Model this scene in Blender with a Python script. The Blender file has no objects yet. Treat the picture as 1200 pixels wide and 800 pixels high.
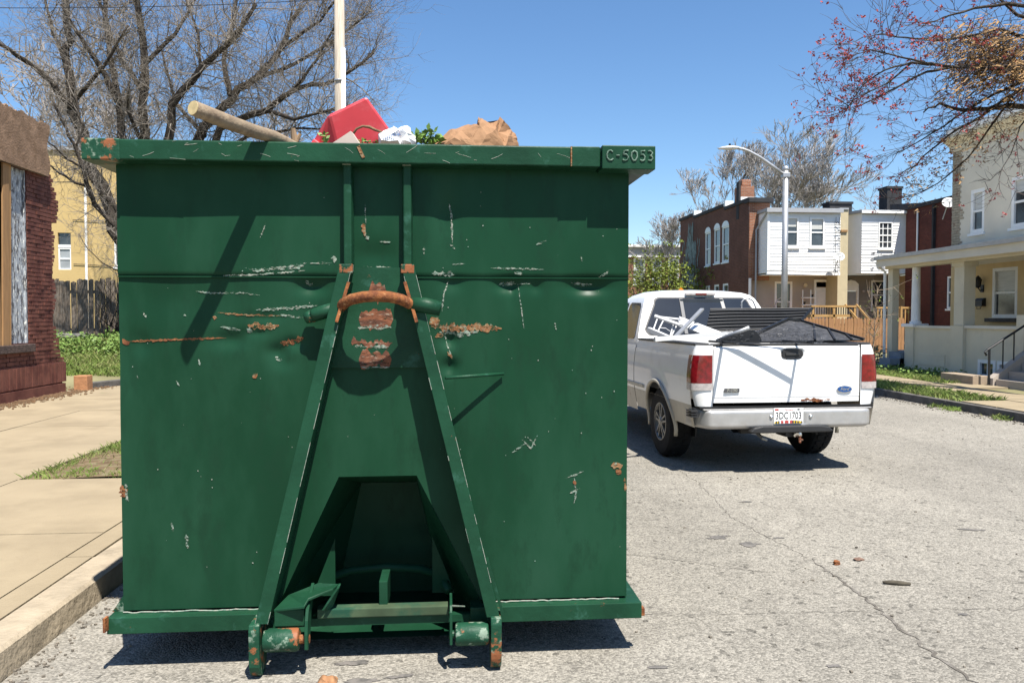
import bpy, bmesh, math, random
from mathutils import Vector, Matrix
PI = math.pi
scene = bpy.context.scene
C = scene.collection

# ------------------------------------------------------------------ camera
F_PX = 930.0
YAW = math.atan(75 / 930.0)      # turned a little to the right of the street axis (+Y)
PITCH = math.atan(30 / 930.0)    # slightly down
EYE = 1.6
cam_d = bpy.data.cameras.new('camera')
cam = bpy.data.objects.new('camera', cam_d)
C.objects.link(cam)
cam.location = (0, 0, EYE)
cam.rotation_euler = (PI / 2 - PITCH, 0, -YAW)
cam_d.sensor_width = 36
cam_d.lens = F_PX / 1200 * 36
cam_d.clip_start = 0.05
cam_d.clip_end = 2000
scene.camera = cam

# ------------------------------------------------------------------ light
SUN = Vector((0.42, -1.0, 2.2)).normalized()          # direction to the sun
w = bpy.data.worlds.new('World')
scene.world = w
w.use_nodes = True
nt = w.node_tree
sky = nt.nodes.new('ShaderNodeTexSky')
sky.sky_type = 'NISHITA'
sky.sun_disc = False
sky.sun_elevation = math.asin(SUN.z)
sky.sun_rotation = math.atan2(SUN.x, SUN.y)
sky.air_density = 1.0
sky.dust_density = 0.4
sky.ozone_density = 4.0
hs = nt.nodes.new('ShaderNodeHueSaturation'); hs.inputs['Saturation'].default_value = 1.13; hs.inputs['Value'].default_value = 1.05
nt.links.new(sky.outputs[0], hs.inputs['Color']); nt.links.new(hs.outputs[0], nt.nodes['Background'].inputs[0])
nt.nodes['Background'].inputs[1].default_value = 0.078
sl = bpy.data.lights.new('sun', 'SUN')
sl.energy = 4.6
sl.angle = math.radians(0.5)
sl.color = (1.0, 0.95, 0.87)
so = bpy.data.objects.new('sun', sl)
so.rotation_euler = SUN.to_track_quat('Z', 'Y').to_euler()
so.location = (10, -20, 40)
C.objects.link(so)
scene.view_settings.view_transform = 'Standard'
scene.view_settings.look = 'None'
scene.view_settings.exposure = 1.12
scene.view_settings.gamma = 1.0

# photo pixel -> point of the place (used only to author coordinates of real geometry)
def ray(px, py):
    x = (px - 600) / F_PX; y = (400 - py) / F_PX
    fy = math.cos(PITCH) + y * math.sin(PITCH); fz = -math.sin(PITCH) + y * math.cos(PITCH)
    return Vector((x * math.cos(YAW) + fy * math.sin(YAW), -x * math.sin(YAW) + fy * math.cos(YAW), fz))
EV = Vector((0, 0, EYE))
def at_Y(px, py, Y): r = ray(px, py); return EV + r * (Y / r.y)
def at_X(px, py, X): r = ray(px, py); return EV + r * (X / r.x)
def at_Z(px, py, Z): r = ray(px, py); return EV + r * ((Z - EYE) / r.z)

# ------------------------------------------------------------------ object helpers
ORG = {}
def tag(o, label=None, cat=None, group=None, kind=None):
    if label: o['label'] = label
    if cat: o['category'] = cat
    if group: o['group'] = group
    if kind: o['kind'] = kind
    return o
def thing(name, loc, label, cat, group=None, rotz=0, local=False):
    o = bpy.data.objects.new(name, None)
    o.empty_display_size = 0.2
    C.objects.link(o)
    o.location = loc
    o.rotation_euler = (0, 0, rotz)
    ORG[o.name] = Vector((0, 0, 0)) if local else Vector(loc)
    return tag(o, label, cat, group)
def struct_root(name, loc=(0, 0, 0)):
    o = bpy.data.objects.new(name, None); C.objects.link(o); o.location = loc
    ORG[o.name] = Vector(loc); o['kind'] = 'structure'
    return o
def dup(root, loc=None, rotz=None, label=None):
    r = root.copy(); C.objects.link(r)
    if loc is not None: r.location = loc
    if rotz is not None: r.rotation_euler = (0, 0, rotz)
    if label: r['label'] = label
    for ch in list(root.children):
        c = ch.copy(); C.objects.link(c); c.parent = r
        for g in list(ch.children):
            d = g.copy(); C.objects.link(d); d.parent = c
    return r

class MB:
    def __init__(s): s.v = []; s.f = []
    def add(s, vs, fs):
        o = len(s.v); s.v.extend(Vector(p) for p in vs); s.f.extend(tuple(i + o for i in f) for f in fs); return s
    def box(s, x0, x1, y0, y1, z0, z1):
        return s.add([(x0,y0,z0),(x1,y0,z0),(x1,y1,z0),(x0,y1,z0),(x0,y0,z1),(x1,y0,z1),(x1,y1,z1),(x0,y1,z1)],
                     [(0,3,2,1),(4,5,6,7),(0,1,5,4),(1,2,6,5),(2,3,7,6),(3,0,4,7)])
    def beam(s, a, b, w, h, up=(0, 0, 1)):
        a = Vector(a); b = Vector(b); d = (b - a).normalized(); up = Vector(up)
        r = d.cross(up)
        if r.length < 1e-4: r = d.cross(Vector((1, 0, 0)))
        r.normalize(); u = r.cross(d).normalized()
        vs = []
        for p in (a, b):
            for i, j in ((-1,-1),(1,-1),(1,1),(-1,1)): vs.append(p + r*(w/2*i) + u*(h/2*j))
        return s.add(vs, [(0,1,2,3),(7,6,5,4),(0,4,5,1),(1,5,6,2),(2,6,7,3),(3,7,4,0)])
    def tube(s, pts, r, n=8, caps=True, closed=False):
        pts = [Vector(p) for p in pts]; k = len(pts)
        rs = list(r) if isinstance(r, (list, tuple)) else [r] * k
        ref = None; rings = []
        for i, p in enumerate(pts):
            a = pts[i-1] if (i > 0 or closed) else p
            b = pts[(i+1) % k] if (i < k-1 or closed) else p
            d = (b - a).normalized()
            if ref is None:
                ref = d.cross(Vector((0,0,1)))
                if ref.length < 1e-3: ref = d.cross(Vector((1,0,0)))
            ref = (ref - d * ref.dot(d))
            if ref.length < 1e-5: ref = d.orthogonal()
            ref.normalize(); u = d.cross(ref)
            rings.append([p + (ref*math.cos(2*PI*j/n) + u*math.sin(2*PI*j/n)) * rs[i] for j in range(n)])
        o = len(s.v)
        for R in rings: s.v.extend(R)
        m = k if closed else k - 1
        for i in range(m):
            for j in range(n):
                i2 = (i+1) % k
                s.f.append((o+i*n+j, o+i*n+(j+1)%n, o+i2*n+(j+1)%n, o+i2*n+j))
        if caps and not closed:
            s.f.append(tuple(o+j for j in reversed(range(n))))
            s.f.append(tuple(o+(k-1)*n+j for j in range(n)))
        return s
    def prism(s, poly, off):
        n = len(poly); off = Vector(off); p = [Vector(q) for q in poly]
        return s.add(p + [q + off for q in p], [tuple(range(n)), tuple(reversed(range(n, 2*n)))] +
                     [(i, i+n, (i+1)%n+n, (i+1)%n) for i in range(n)])
    def cyl(s, a, b, r, n=16): return s.tube([a, b], r, n)
    def lathe(s, prof, c, axis='z', n=16, caps=True):
        # prof: list of (r, h)
        c = Vector(c); o = len(s.v)
        for r, h in prof:
            for j in range(n):
                a = 2*PI*j/n; q = (r*math.cos(a), r*math.sin(a), h)
                if axis == 'x': q = (h, r*math.cos(a), r*math.sin(a))
                if axis == 'y': q = (r*math.sin(a), h, r*math.cos(a))
                s.v.append(c + Vector(q))
        for i in range(len(prof)-1):
            for j in range(n): s.f.append((o+i*n+j, o+i*n+(j+1)%n, o+(i+1)*n+(j+1)%n, o+(i+1)*n+j))
        if caps: s.f.append(tuple(o+j for j in reversed(range(n)))); s.f.append(tuple(o+(len(prof)-1)*n+j for j in range(n)))
        return s
    def quad(s, a, b, c, d): return s.add([a, b, c, d], [(0,1,2,3)])
    def grid(s, fn, nu, nv, keep=None):
        o = len(s.v)
        for j in range(nv+1):
            for i in range(nu+1): s.v.append(Vector(fn(i/nu, j/nv)))
        for j in range(nv):
            for i in range(nu):
                if keep and not keep((i+.5)/nu, (j+.5)/nv): continue
                a = o+j*(nu+1)+i; s.f.append((a, a+1, a+nu+2, a+nu+1))
        return s
    def xform(s, M): s.v = [M @ p for p in s.v]; return s
    def mesh(s, name, m, smooth=False, org=Vector((0,0,0)), fix=True):
        me = bpy.data.meshes.new(name)
        me.from_pydata([tuple(p - org) for p in s.v], [], s.f)
        if fix:
            bm = bmesh.new(); bm.from_mesh(me); bmesh.ops.recalc_face_normals(bm, faces=bm.faces[:]); bm.to_mesh(me); bm.free()
        if m: me.materials.append(m)
        if smooth: me.shade_smooth()
        me.update()
        return me
    def build(s, name, m, parent=None, smooth=False, bevel=0, loc=None, fix=True, auto=None, kind=None):
        org = ORG.get(parent.name, Vector((0,0,0))) if parent else (Vector(loc) if loc else Vector((0,0,0)))
        me = s.mesh(name, m, smooth, org, fix)
        o = bpy.data.objects.new(name, me); C.objects.link(o)
        if parent: o.parent = parent; ORG[o.name] = org
        elif loc: o.location = loc; ORG[o.name] = org
        else: ORG[o.name] = org
        if bevel:
            b = o.modifiers.new('bevel', 'BEVEL'); b.width = bevel; b.segments = 2; b.limit_method = 'ANGLE'; b.angle_limit = math.radians(40)
        if auto is not None:
            me.shade_smooth()
            try:
                me.set_sharp_from_angle(angle=math.radians(auto))
            except Exception: pass
        if kind: o['kind'] = kind
        return o
def inst(src, loc, parent=None, rot=None, scale=None):
    c = src.copy(); C.objects.link(c); c.location = loc
    if parent: c.parent = parent
    if rot is not None: c.rotation_euler = rot
    if scale is not None: c.scale = scale
    return c
def wall_holes(mb, axis, pos, u0, u1, z0, z1, holes, depth):
    """front sheet of a wall facing -axis with rectangular openings and reveals"""
    us = sorted({u0, u1, *[h[0] for h in holes], *[h[1] for h in holes]}); zs = sorted({z0, z1, *[h[2] for h in holes], *[h[3] for h in holes]})
    P = (lambda u, z, d=0: (u, pos + d, z)) if axis == 'y' else (lambda u, z, d=0: (pos + d, u, z))
    for a, b in zip(us, us[1:]):
        for c, d in zip(zs, zs[1:]):
            m, n = (a+b)/2, (c+d)/2
            if any(h[0] < m < h[1] and h[2] < n < h[3] for h in holes): continue
            mb.quad(P(a,c), P(b,c), P(b,d), P(a,d))
    for h in holes:
        a, b, c, d = h
        mb.quad(P(a,c), P(a,d), P(a,d,depth), P(a,c,depth)); mb.quad(P(b,c), P(b,d), P(b,d,depth), P(b,c,depth))
        mb.quad(P(a,c), P(b,c), P(b,c,depth), P(a,c,depth)); mb.quad(P(a,d), P(b,d), P(b,d,depth), P(a,d,depth))
    return mb

# ------------------------------------------------------------------ materials
MATS = {}
def L(c): return (*c, 1.0) if len(c) == 3 else c
def pm(name, col, rough=.6, metal=0., spec=.5, var=.15, vscale=4., bump=0., bscale=30., col2=None, s2=3., t2=.55, soft2=.08,
       col3=None, s3=12., t3=.62, soft3=.05, coat=0., stretch=(1, 1, 1), rvar=0., trans=0., raw=False, flake=None):
    if name in MATS: return MATS[name]
    sc_ = lambda c: c if (c is None or raw or min(c) > .6) else tuple(q*.70 for q in c)
    col, col2, col3 = sc_(col), sc_(col2), sc_(col3)
    m = bpy.data.materials.new(name); m.use_nodes = True; n = m.node_tree.nodes; l = m.node_tree.links
    b = n['Principled BSDF']
    tc = n.new('ShaderNodeTexCoord'); mp = n.new('ShaderNodeMapping'); l.new(tc.outputs['Object'], mp.inputs[0]); mp.inputs['Scale'].default_value = stretch
    def noise(sc, det=4, r=.55):
        t = n.new('ShaderNodeTexNoise'); l.new(mp.outputs[0], t.inputs['Vector']); t.inputs['Scale'].default_value = sc
        t.inputs['Detail'].default_value = det; t.inputs['Roughness'].default_value = r; return t.outputs[0]
    def mix(fac, a, bb):
        x = n.new('ShaderNodeMix'); x.data_type = 'RGBA'
        l.new(fac, x.inputs[0])
        for sck, val in ((x.inputs[6], a), (x.inputs[7], bb)):
            if isinstance(val, tuple): sck.default_value = val
            else: l.new(val, sck)
        return x.outputs[2]
    def ramp(src, lo, hi):
        r = n.new('ShaderNodeMapRange'); r.inputs[1].default_value = lo; r.inputs[2].default_value = hi; l.new(src, r.inputs[0]); r.clamp = True; return r.outputs[0]
    v = ramp(noise(vscale), .3, .7)
    out = mix(v, L(tuple(max(0, c*(1-var)) for c in col)), L(tuple(min(1, c*(1+var)) for c in col)))
    if col2: out = mix(ramp(noise(s2, 6, .65), t2-soft2, t2+soft2), out, L(col2))
    if col3: out = mix(ramp(noise(s3, 6, .7), t3-soft3, t3+soft3), out, L(col3))
    l.new(out, b.inputs['Base Color'])
    b.inputs['Roughness'].default_value = rough; b.inputs['Metallic'].default_value = metal; b.inputs['Specular IOR Level'].default_value = spec
    if rvar:
        rr = n.new('ShaderNodeMapRange'); rr.inputs[3].default_value = max(.02, rough-rvar); rr.inputs[4].default_value = min(1, rough+rvar); l.new(noise(vscale*1.7), rr.inputs[0]); l.new(rr.outputs[0], b.inputs['Roughness'])
    if coat: b.inputs['Coat Weight'].default_value = coat; b.inputs['Coat Roughness'].default_value = .08
    if trans: b.inputs['Transmission Weight'].default_value = trans
    if bump:
        bp = n.new('ShaderNodeBump'); bp.inputs['Strength'].default_value = 1.0; bp.inputs['Distance'].default_value = bump; l.new(noise(bscale, 5), bp.inputs['Height']); l.new(bp.outputs[0], b.inputs['Normal'])
    if flake:      # broken-up film: holes where the layer is missing
        sc, lo, hi, st = flake; m2 = n.new('ShaderNodeMapping'); l.new(tc.outputs['Object'], m2.inputs[0]); m2.inputs['Scale'].default_value = st
        t = n.new('ShaderNodeTexNoise'); l.new(m2.outputs[0], t.inputs['Vector']); t.inputs['Scale'].default_value = sc; t.inputs['Detail'].default_value = 6; t.inputs['Roughness'].default_value = .7
        l.new(ramp(t.outputs[0], lo, hi), b.inputs['Alpha'])
    MATS[name] = m
    return m
def brick_mat(name, c1, c2, mort, sx=1., rough=.85, stain=None):
    m = bpy.data.materials.new(name); m.use_nodes = True; n = m.node_tree.nodes; l = m.node_tree.links; b = n['Principled BSDF']
    g = n.new('ShaderNodeNewGeometry'); sp = n.new('ShaderNodeSeparateXYZ'); l.new(g.outputs['Position'], sp.inputs[0])
    ad = n.new('ShaderNodeMath'); l.new(sp.outputs[0], ad.inputs[0]); l.new(sp.outputs[1], ad.inputs[1])
    cb = n.new('ShaderNodeCombineXYZ'); l.new(ad.outputs[0], cb.inputs[0]); l.new(sp.outputs[2], cb.inputs[1])
    t = n.new('ShaderNodeTexBrick'); l.new(cb.outputs[0], t.inputs['Vector'])
    t.inputs['Color1'].default_value = L(tuple(q*.72 for q in c1)); t.inputs['Color2'].default_value = L(tuple(q*.72 for q in c2)); t.inputs['Mortar'].default_value = L(tuple(q*.72 for q in mort))
    t.inputs['Scale'].default_value = 1.0; t.inputs['Brick Width'].default_value = .215*sx; t.inputs['Row Height'].default_value = .075*sx; t.inputs['Mortar Size'].default_value = .01*sx
    out = t.outputs[0]
    nz = n.new('ShaderNodeTexNoise'); l.new(g.outputs['Position'], nz.inputs['Vector']); nz.inputs['Scale'].default_value = .6; nz.inputs['Detail'].default_value = 6; nz.inputs['Roughness'].default_value = .7
    x = n.new('ShaderNodeMix'); x.data_type = 'RGBA'; x.blend_type = 'MULTIPLY'; x.inputs[0].default_value = .8
    r = n.new('ShaderNodeMapRange'); l.new(nz.outputs[0], r.inputs[0]); r.inputs[1].default_value = .3; r.inputs[2].default_value = .7; r.inputs[3].default_value = .6; r.inputs[4].default_value = 1.25
    l.new(out, x.inputs[6]); l.new(r.outputs[0], x.inputs[7]); l.new(x.outputs[2], b.inputs['Base Color'])
    b.inputs['Roughness'].default_value = rough; b.inputs['Specular IOR Level'].default_value = .2
    bp = n.new('ShaderNodeBump'); bp.inputs['Distance'].default_value = .008; l.new(t.outputs['Fac'], bp.inputs['Height']); bp.invert = True; l.new(bp.outputs[0], b.inputs['Normal'])
    return m

def asphalt():
    m = bpy.data.materials.new('worn_asphalt'); m.use_nodes = True; n = m.node_tree.nodes; l = m.node_tree.links; b = n['Principled BSDF']
    tc = n.new('ShaderNodeNewGeometry'); P = tc.outputs['Position']
    def tex(t, sc, **k):
        x = n.new(t); l.new(P, x.inputs['Vector']); x.inputs['Scale'].default_value = sc
        for a, v in k.items(): x.inputs[a].default_value = v
        return x
    def mr(src, a, b_, c, d):
        r = n.new('ShaderNodeMapRange'); l.new(src, r.inputs[0]); r.inputs[1].default_value = a; r.inputs[2].default_value = b_; r.inputs[3].default_value = c; r.inputs[4].default_value = d; return r.outputs[0]
    def mul(a, c):
        x = n.new('ShaderNodeMath'); x.operation = 'MULTIPLY'; l.new(a, x.inputs[0]); l.new(c, x.inputs[1]); return x.outputs[0]
    vo = tex('ShaderNodeTexVoronoi', 95.); vb = tex('ShaderNodeTexVoronoi', 38.)
    sep = n.new('ShaderNodeSeparateColor'); l.new(vo.outputs['Color'], sep.inputs[0])
    sep2 = n.new('ShaderNodeSeparateColor'); l.new(vb.outputs['Color'], sep2.inputs[0])
    big = tex('ShaderNodeTexNoise', .45, Detail=5., Roughness=.6); mid = tex('ShaderNodeTexNoise', 5., Detail=6., Roughness=.7); spots = tex('ShaderNodeTexNoise', 2.3, Detail=4., Roughness=.6)
    v = mul(mr(sep.outputs[0], 0, 1, .62, 1.40), mr(big.outputs[0], .3, .7, .86, 1.1))
    v = mul(v, mr(mid.outputs[0], .3, .7, .88, 1.1))
    lm = n.new('ShaderNodeMapping'); l.new(P, lm.inputs[0]); lm.inputs['Scale'].default_value = (1.3, .10, 1); ln = n.new('ShaderNodeTexNoise'); l.new(lm.outputs[0], ln.inputs['Vector']); ln.inputs['Scale'].default_value = 1.0; ln.inputs['Detail'].default_value = 3
    v = mul(v, mr(ln.outputs[0], .3, .7, .90, 1.08))
    v = mul(v, mr(sep2.outputs[1], 0, .06, .45, 1.0))
    v = mul(v, mr(spots.outputs[0], .68, .78, 1.0, .62))
    cr = n.new('ShaderNodeMix'); cr.data_type = 'RGBA'; l.new(v, cr.inputs[0]); cr.inputs[6].default_value = (0, 0, 0, 1); cr.inputs[7].default_value = (.230, .214, .182, 1); cr.clamp_factor = False
    l.new(cr.outputs[2], b.inputs['Base Color'])
    b.inputs['Roughness'].default_value = .9; b.inputs['Specular IOR Level'].default_value = .25
    bp = n.new('ShaderNodeBump'); bp.inputs['Distance'].default_value = .006; bp.inputs['Strength'].default_value = .8; l.new(vo.outputs['Distance'], bp.inputs['Height']); bp.invert = True; l.new(bp.outputs[0], b.inputs['Normal'])
    return m

M_ASPH = asphalt()
M_CONC = pm('tan_concrete', (.40, .325, .215), rough=.9, spec=.2, var=.10, vscale=1.3, bump=.004, bscale=60, col2=(.31, .25, .165), s2=1.4, t2=.60, soft2=.14, col3=(.20, .16, .12), s3=17, t3=.71, soft3=.03)
M_KERB = pm('kerb_stone', (.47, .39, .28), rough=.9, spec=.2, var=.18, vscale=5, bump=.012, bscale=22, col2=(.30, .25, .18), s2=4, t2=.62, col3=(.12, .10, .08), s3=20, t3=.70)
M_KERBD = pm('dark_kerb_stone', (.14, .13, .12), rough=.9, spec=.2, var=.3, vscale=5, bump=.012, bscale=22)
M_DIRT = pm('dry_soil', (.19, .135, .08), rough=.95, spec=.1, var=.35, vscale=6, bump=.02, bscale=25, col2=(.26, .22, .13), s2=9)
M_GRASS = pm('grass_blade', (.20, .285, .06), rough=.6, spec=.3, var=.45, vscale=3, col2=(.36, .33, .14), s2=5, t2=.58)
M_WEED = pm('weed_leaf', (.21, .33, .075), rough=.55, spec=.3, var=.4, vscale=4)
M_GROUND = pm('ground_earth', (.24, .22, .12), rough=.95, spec=.1, var=.3, vscale=.8, bump=.02, bscale=9)
M_GREEN = pm('green_paint', (.0125, .063, .0305), rough=.36, spec=.09, var=.22, vscale=1.1, rvar=.16, bump=.0016, bscale=4, col2=(.022, .080, .044), s2=2.2, t2=.58, soft2=.14, col3=(.013, .052, .027), s3=7, t3=.60, soft3=.08, stretch=(1, 1, .38))
M_GREENW = pm('green_paint_worn', (.0135, .068, .034), rough=.45, spec=.16, var=.22, vscale=5, bump=.002, bscale=30, col2=(.035, .12, .078), s2=9, t2=.64, soft2=.05, col3=(.25, .09, .045), s3=13, t3=.70, soft3=.015)
M_GREENX = pm('green_paint_chipped', (.015, .080, .042), rough=.5, spec=.2, var=.25, vscale=8, bump=.004, bscale=40, col2=(.24, .32, .24), s2=16, t2=.58, soft2=.03, col3=(.33, .12, .05), s3=12, t3=.57, soft3=.02)
M_RUST = pm('rust', (.33, .125, .045), rough=.9, spec=.2, var=.35, vscale=18, bump=.004, bscale=70, col2=(.17, .06, .028), s2=26, t2=.52, col3=(.48, .26, .12), s3=40, t3=.62)
M_RUSTR = pm('red_rust', (.30, .10, .05), rough=.9, spec=.2, var=.4, vscale=30, bump=.003, bscale=90, col2=(.13, .06, .04), s2=40, t2=.5, col3=(.40, .30, .22), s3=60, t3=.6, stretch=(.35, 1, 1))
M_CHIPS = pm('chipped_film', (.26, .37, .29), rough=.7, spec=.3, var=.4, vscale=60, col2=(.40, .40, .33), s2=80, t2=.5, flake=(95, .44, .56, (.45, 1, 1)))
M_CHIP = pm('bare_primer', (.22, .32, .25), rough=.7, spec=.3, var=.4, vscale=60, col2=(.40, .40, .33), s2=80, t2=.5)
M_RUSTF = pm('rust_film', (.33, .14, .06), rough=.9, spec=.2, var=.35, vscale=18, col2=(.17, .06, .028), s2=26, t2=.52, flake=(60, .36, .50, (.5, 1, 1)))
M_RUSTP = pm('rust_patch_film', (.30, .115, .06), rough=.9, spec=.2, var=.4, vscale=30, bump=.003, bscale=90, col2=(.13, .06, .04), s2=40, t2=.5, col3=(.42, .33, .25), s3=60, t3=.6, stretch=(.35, 1, 1), flake=(48, .33, .46, (.5, 1, 1)))
M_OCHRE = pm('ochre_scrape', (.36, .21, .10), rough=.85, spec=.2, var=.4, vscale=50, col2=(.30, .12, .05), s2=40, t2=.5, col3=(.36, .40, .29), s3=60, t3=.58, flake=(70, .38, .52, (.5, 1, 1)))
M_BLACK = pm('black_paint', (.012, .012, .013), rough=.5, var=.3, vscale=9)
M_RUBBER = pm('black_rubber', (.014, .014, .015), rough=.85, spec=.3, var=.4, vscale=14, bump=.001, bscale=60)
M_WHITE = pm('white_truck_paint', (.78, .78, .77), rough=.28, spec=.5, var=.03, vscale=2, coat=.5, col2=(.66, .65, .62), s2=4, t2=.66, soft2=.15)
M_GLASS = pm('dark_glass', (.012, .016, .02), rough=.06, spec=.8, var=.3, vscale=2, coat=.3)
M_CHROME = pm('grey_bumper_metal', (.41, .40, .385), raw=True, rough=.36, metal=.45, var=.1, vscale=6, col2=(.36, .34, .31), s2=9, t2=.66, soft2=.12, rvar=.1)
M_BRIGHT = pm('bright_metal', (.75, .75, .74), rough=.2, metal=1., var=.08)
M_ALLOY = pm('dusty_alloy', (.38, .37, .35), rough=.45, metal=.7, var=.2, vscale=12)
M_PLASTIC = pm('black_plastic', (.025, .025, .026), rough=.55, var=.25, vscale=8)
M_REDLENS = pm('red_lens', (.15, .004, .008), raw=True, rough=.12, spec=.6, var=.45, vscale=24, coat=.6)
M_CLEARLENS = pm('clear_lens', (.55, .50, .48), rough=.15, spec=.6, var=.2, vscale=30)
M_BEIGE = pm('beige_lower_paint', (.62, .56, .45), rough=.4, var=.12, vscale=4, col2=(.24, .15, .09), s2=7, t2=.68, soft2=.06)
M_WSIDE = pm('white_siding', (.80, .80, .79), rough=.55, var=.04, vscale=1.5, col2=(.72, .72, .69), s2=2, t2=.6, soft2=.2)
M_GSIDE = pm('grey_trim', (.45, .46, .48), rough=.6, var=.08)
M_WTRIM = pm('white_trim', (.80, .80, .78), rough=.5, var=.05)
M_PANE = pm('window_pane', (.055, .065, .075), rough=.05, spec=.8, var=.5, vscale=1.4)
M_PANEB = pm('blind_pane', (.42, .45, .47), rough=.12, spec=.7, var=.15, vscale=3)
M_BEWALL = pm('taupe_wall', (.52, .45, .38), rough=.85, var=.08, vscale=1.2)
M_CREAM = pm('cream_paint', (.64, .58, .44), raw=True, rough=.8, spec=.3, var=.07, vscale=1.0, bump=.004, bscale=30, col2=(.55, .49, .37), s2=1.6, t2=.62, soft2=.1)
M_CREAMT = pm('cream_stucco', (.68, .63, .52), raw=True, rough=.9, spec=.2, var=.08, vscale=1.0, bump=.008, bscale=45)
M_TANW = pm('tan_porch_wall', (.66, .50, .27), raw=True, rough=.85, spec=.2, var=.06)
M_YELLOW = pm('yellow_stucco', (.72, .53, .24), rough=.9, spec=.2, var=.06, vscale=.8, bump=.006, bscale=18)
M_BRICK = brick_mat('red_brick', (.165, .062, .042), (.215, .088, .058), (.20, .14, .11))
M_BRICKL = brick_mat('bright_brick', (.36, .13, .07), (.46, .19, .10), (.42, .33, .26))
M_BRICKD = brick_mat('dark_brick', (.15, .045, .035), (.20, .06, .045), (.12, .06, .05))
M_OXBRICK = pm('painted_oxblood_brick', (.20, .075, .054), rough=.75, spec=.3, var=.22, vscale=7, bump=.0015, bscale=35, col2=(.13, .042, .032), s2=3, t2=.55, col3=(.34, .20, .16), s3=16, t3=.72)
M_MORTAR = pm('dark_mortar', (.11, .045, .036), rough=.95, var=.3, vscale=20, bump=.005)
M_STUCCO = pm('brown_stucco', (.36, .235, .155), rough=.95, spec=.1, var=.18, vscale=4, bump=.012, bscale=30, col2=(.28, .18, .115), s2=6, t2=.55)
M_PLY = pm('raw_plywood', (.42, .235, .10), rough=.85, var=.15, vscale=5, stretch=(6, 6, .7))
M_PEEL = pm('peeling_grey_paint', (.46, .50, .54), rough=.85, var=.15, vscale=3, col2=(.13, .13, .14), s2=5, t2=.52, soft2=.03, col3=(.72, .73, .68), s3=11, t3=.57, soft3=.02, stretch=(2.5, 2.5, .8), bump=.006, bscale=14)
M_OLDWOOD = pm('weathered_wood', (.20, .16, .125), rough=.95, spec=.1, var=.4, vscale=5, col2=(.32, .28, .235), s2=7, t2=.56, stretch=(5, 5, .7), bump=.006, bscale=16)
M_CEDAR = pm('new_cedar', (.42, .225, .11), rough=.8, spec=.2, var=.22, vscale=3, stretch=(5, 5, .8))
M_DECK = pm('honey_wood', (.55, .33, .13), rough=.8, spec=.2, var=.2, vscale=3)
M_BARK = pm('dark_bark', (.060, .050, .041), rough=.95, spec=.1, var=.35, vscale=6, bump=.012, bscale=22, col2=(.12, .10, .08), s2=9, t2=.6)
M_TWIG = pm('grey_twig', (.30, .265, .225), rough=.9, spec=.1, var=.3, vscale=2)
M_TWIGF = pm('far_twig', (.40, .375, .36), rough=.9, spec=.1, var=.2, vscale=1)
M_BUD = pm('red_bud', (.43, .085, .075), rough=.6, spec=.2, var=.4, vscale=9)
M_SEED = pm('dry_seed_cluster', (.38, .235, .11), rough=.8, spec=.1, var=.45, vscale=6)
M_LEAFY = pm('young_leaf', (.21, .26, .045), rough=.55, spec=.2, var=.4, vscale=2)
M_ROOFD = pm('dark_roofing', (.035, .036, .04), rough=.9, var=.3)
M_GALV = pm('galvanised_steel', (.55, .56, .57), rough=.45, metal=.6, var=.12, vscale=6)
M_POLEW = pm('utility_pole_wood', (.40, .345, .275), raw=True, rough=.9, var=.25, vscale=6, stretch=(6, 6, .4))
M_PVC = pm('white_conduit', (.82, .82, .80), rough=.5, var=.04)
def text_mesh(name, body, size, m, parent, M, extrude=.001, shear=0., align='CENTER', space=1.0, bold=0.):
    c = bpy.data.curves.new('tmp', 'FONT'); c.body = body; c.size = size; c.extrude = extrude; c.shear = shear; c.align_x = align; c.align_y = 'CENTER'; c.space_character = space; c.offset = bold; c.resolution_u = 3
    o = bpy.data.objects.new('tmp', c); C.objects.link(o)
    dg = bpy.context.evaluated_depsgraph_get(); dg.update()
    me = bpy.data.meshes.new_from_object(o.evaluated_get(dg)); me.name = name
    bpy.data.objects.remove(o)
    org = ORG.get(parent.name, Vector((0,0,0)))
    me.transform(Matrix.Translation(-org) @ M)
    me.materials.clear(); me.materials.append(m)
    ob = bpy.data.objects.new(name, me); C.objects.link(ob); ob.parent = parent; ORG[ob.name] = org
    return ob
def front_M(p, tilt=0.): return Matrix.Translation(Vector(p)) @ Matrix.Rotation(tilt, 4, 'Y') @ Matrix.Rotation(PI/2, 4, 'X')
# ------------------------------------------------------------------ setting: ground, road, pavements
rng = random.Random(7)
MB().quad((-400,-400,-.06),(400,-400,-.06),(400,400,-.06),(-400,400,-.06)).build('ground', M_GROUND, kind='structure')
def road_fn(u, v):
    x = -1.95 + 10.55*u; y = -14 + 134*v
    return (x, y, .012*math.sin(x*1.1)*0)
road = MB().grid(road_fn, 20, 60).build('road', M_ASPH, kind='structure')
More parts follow.
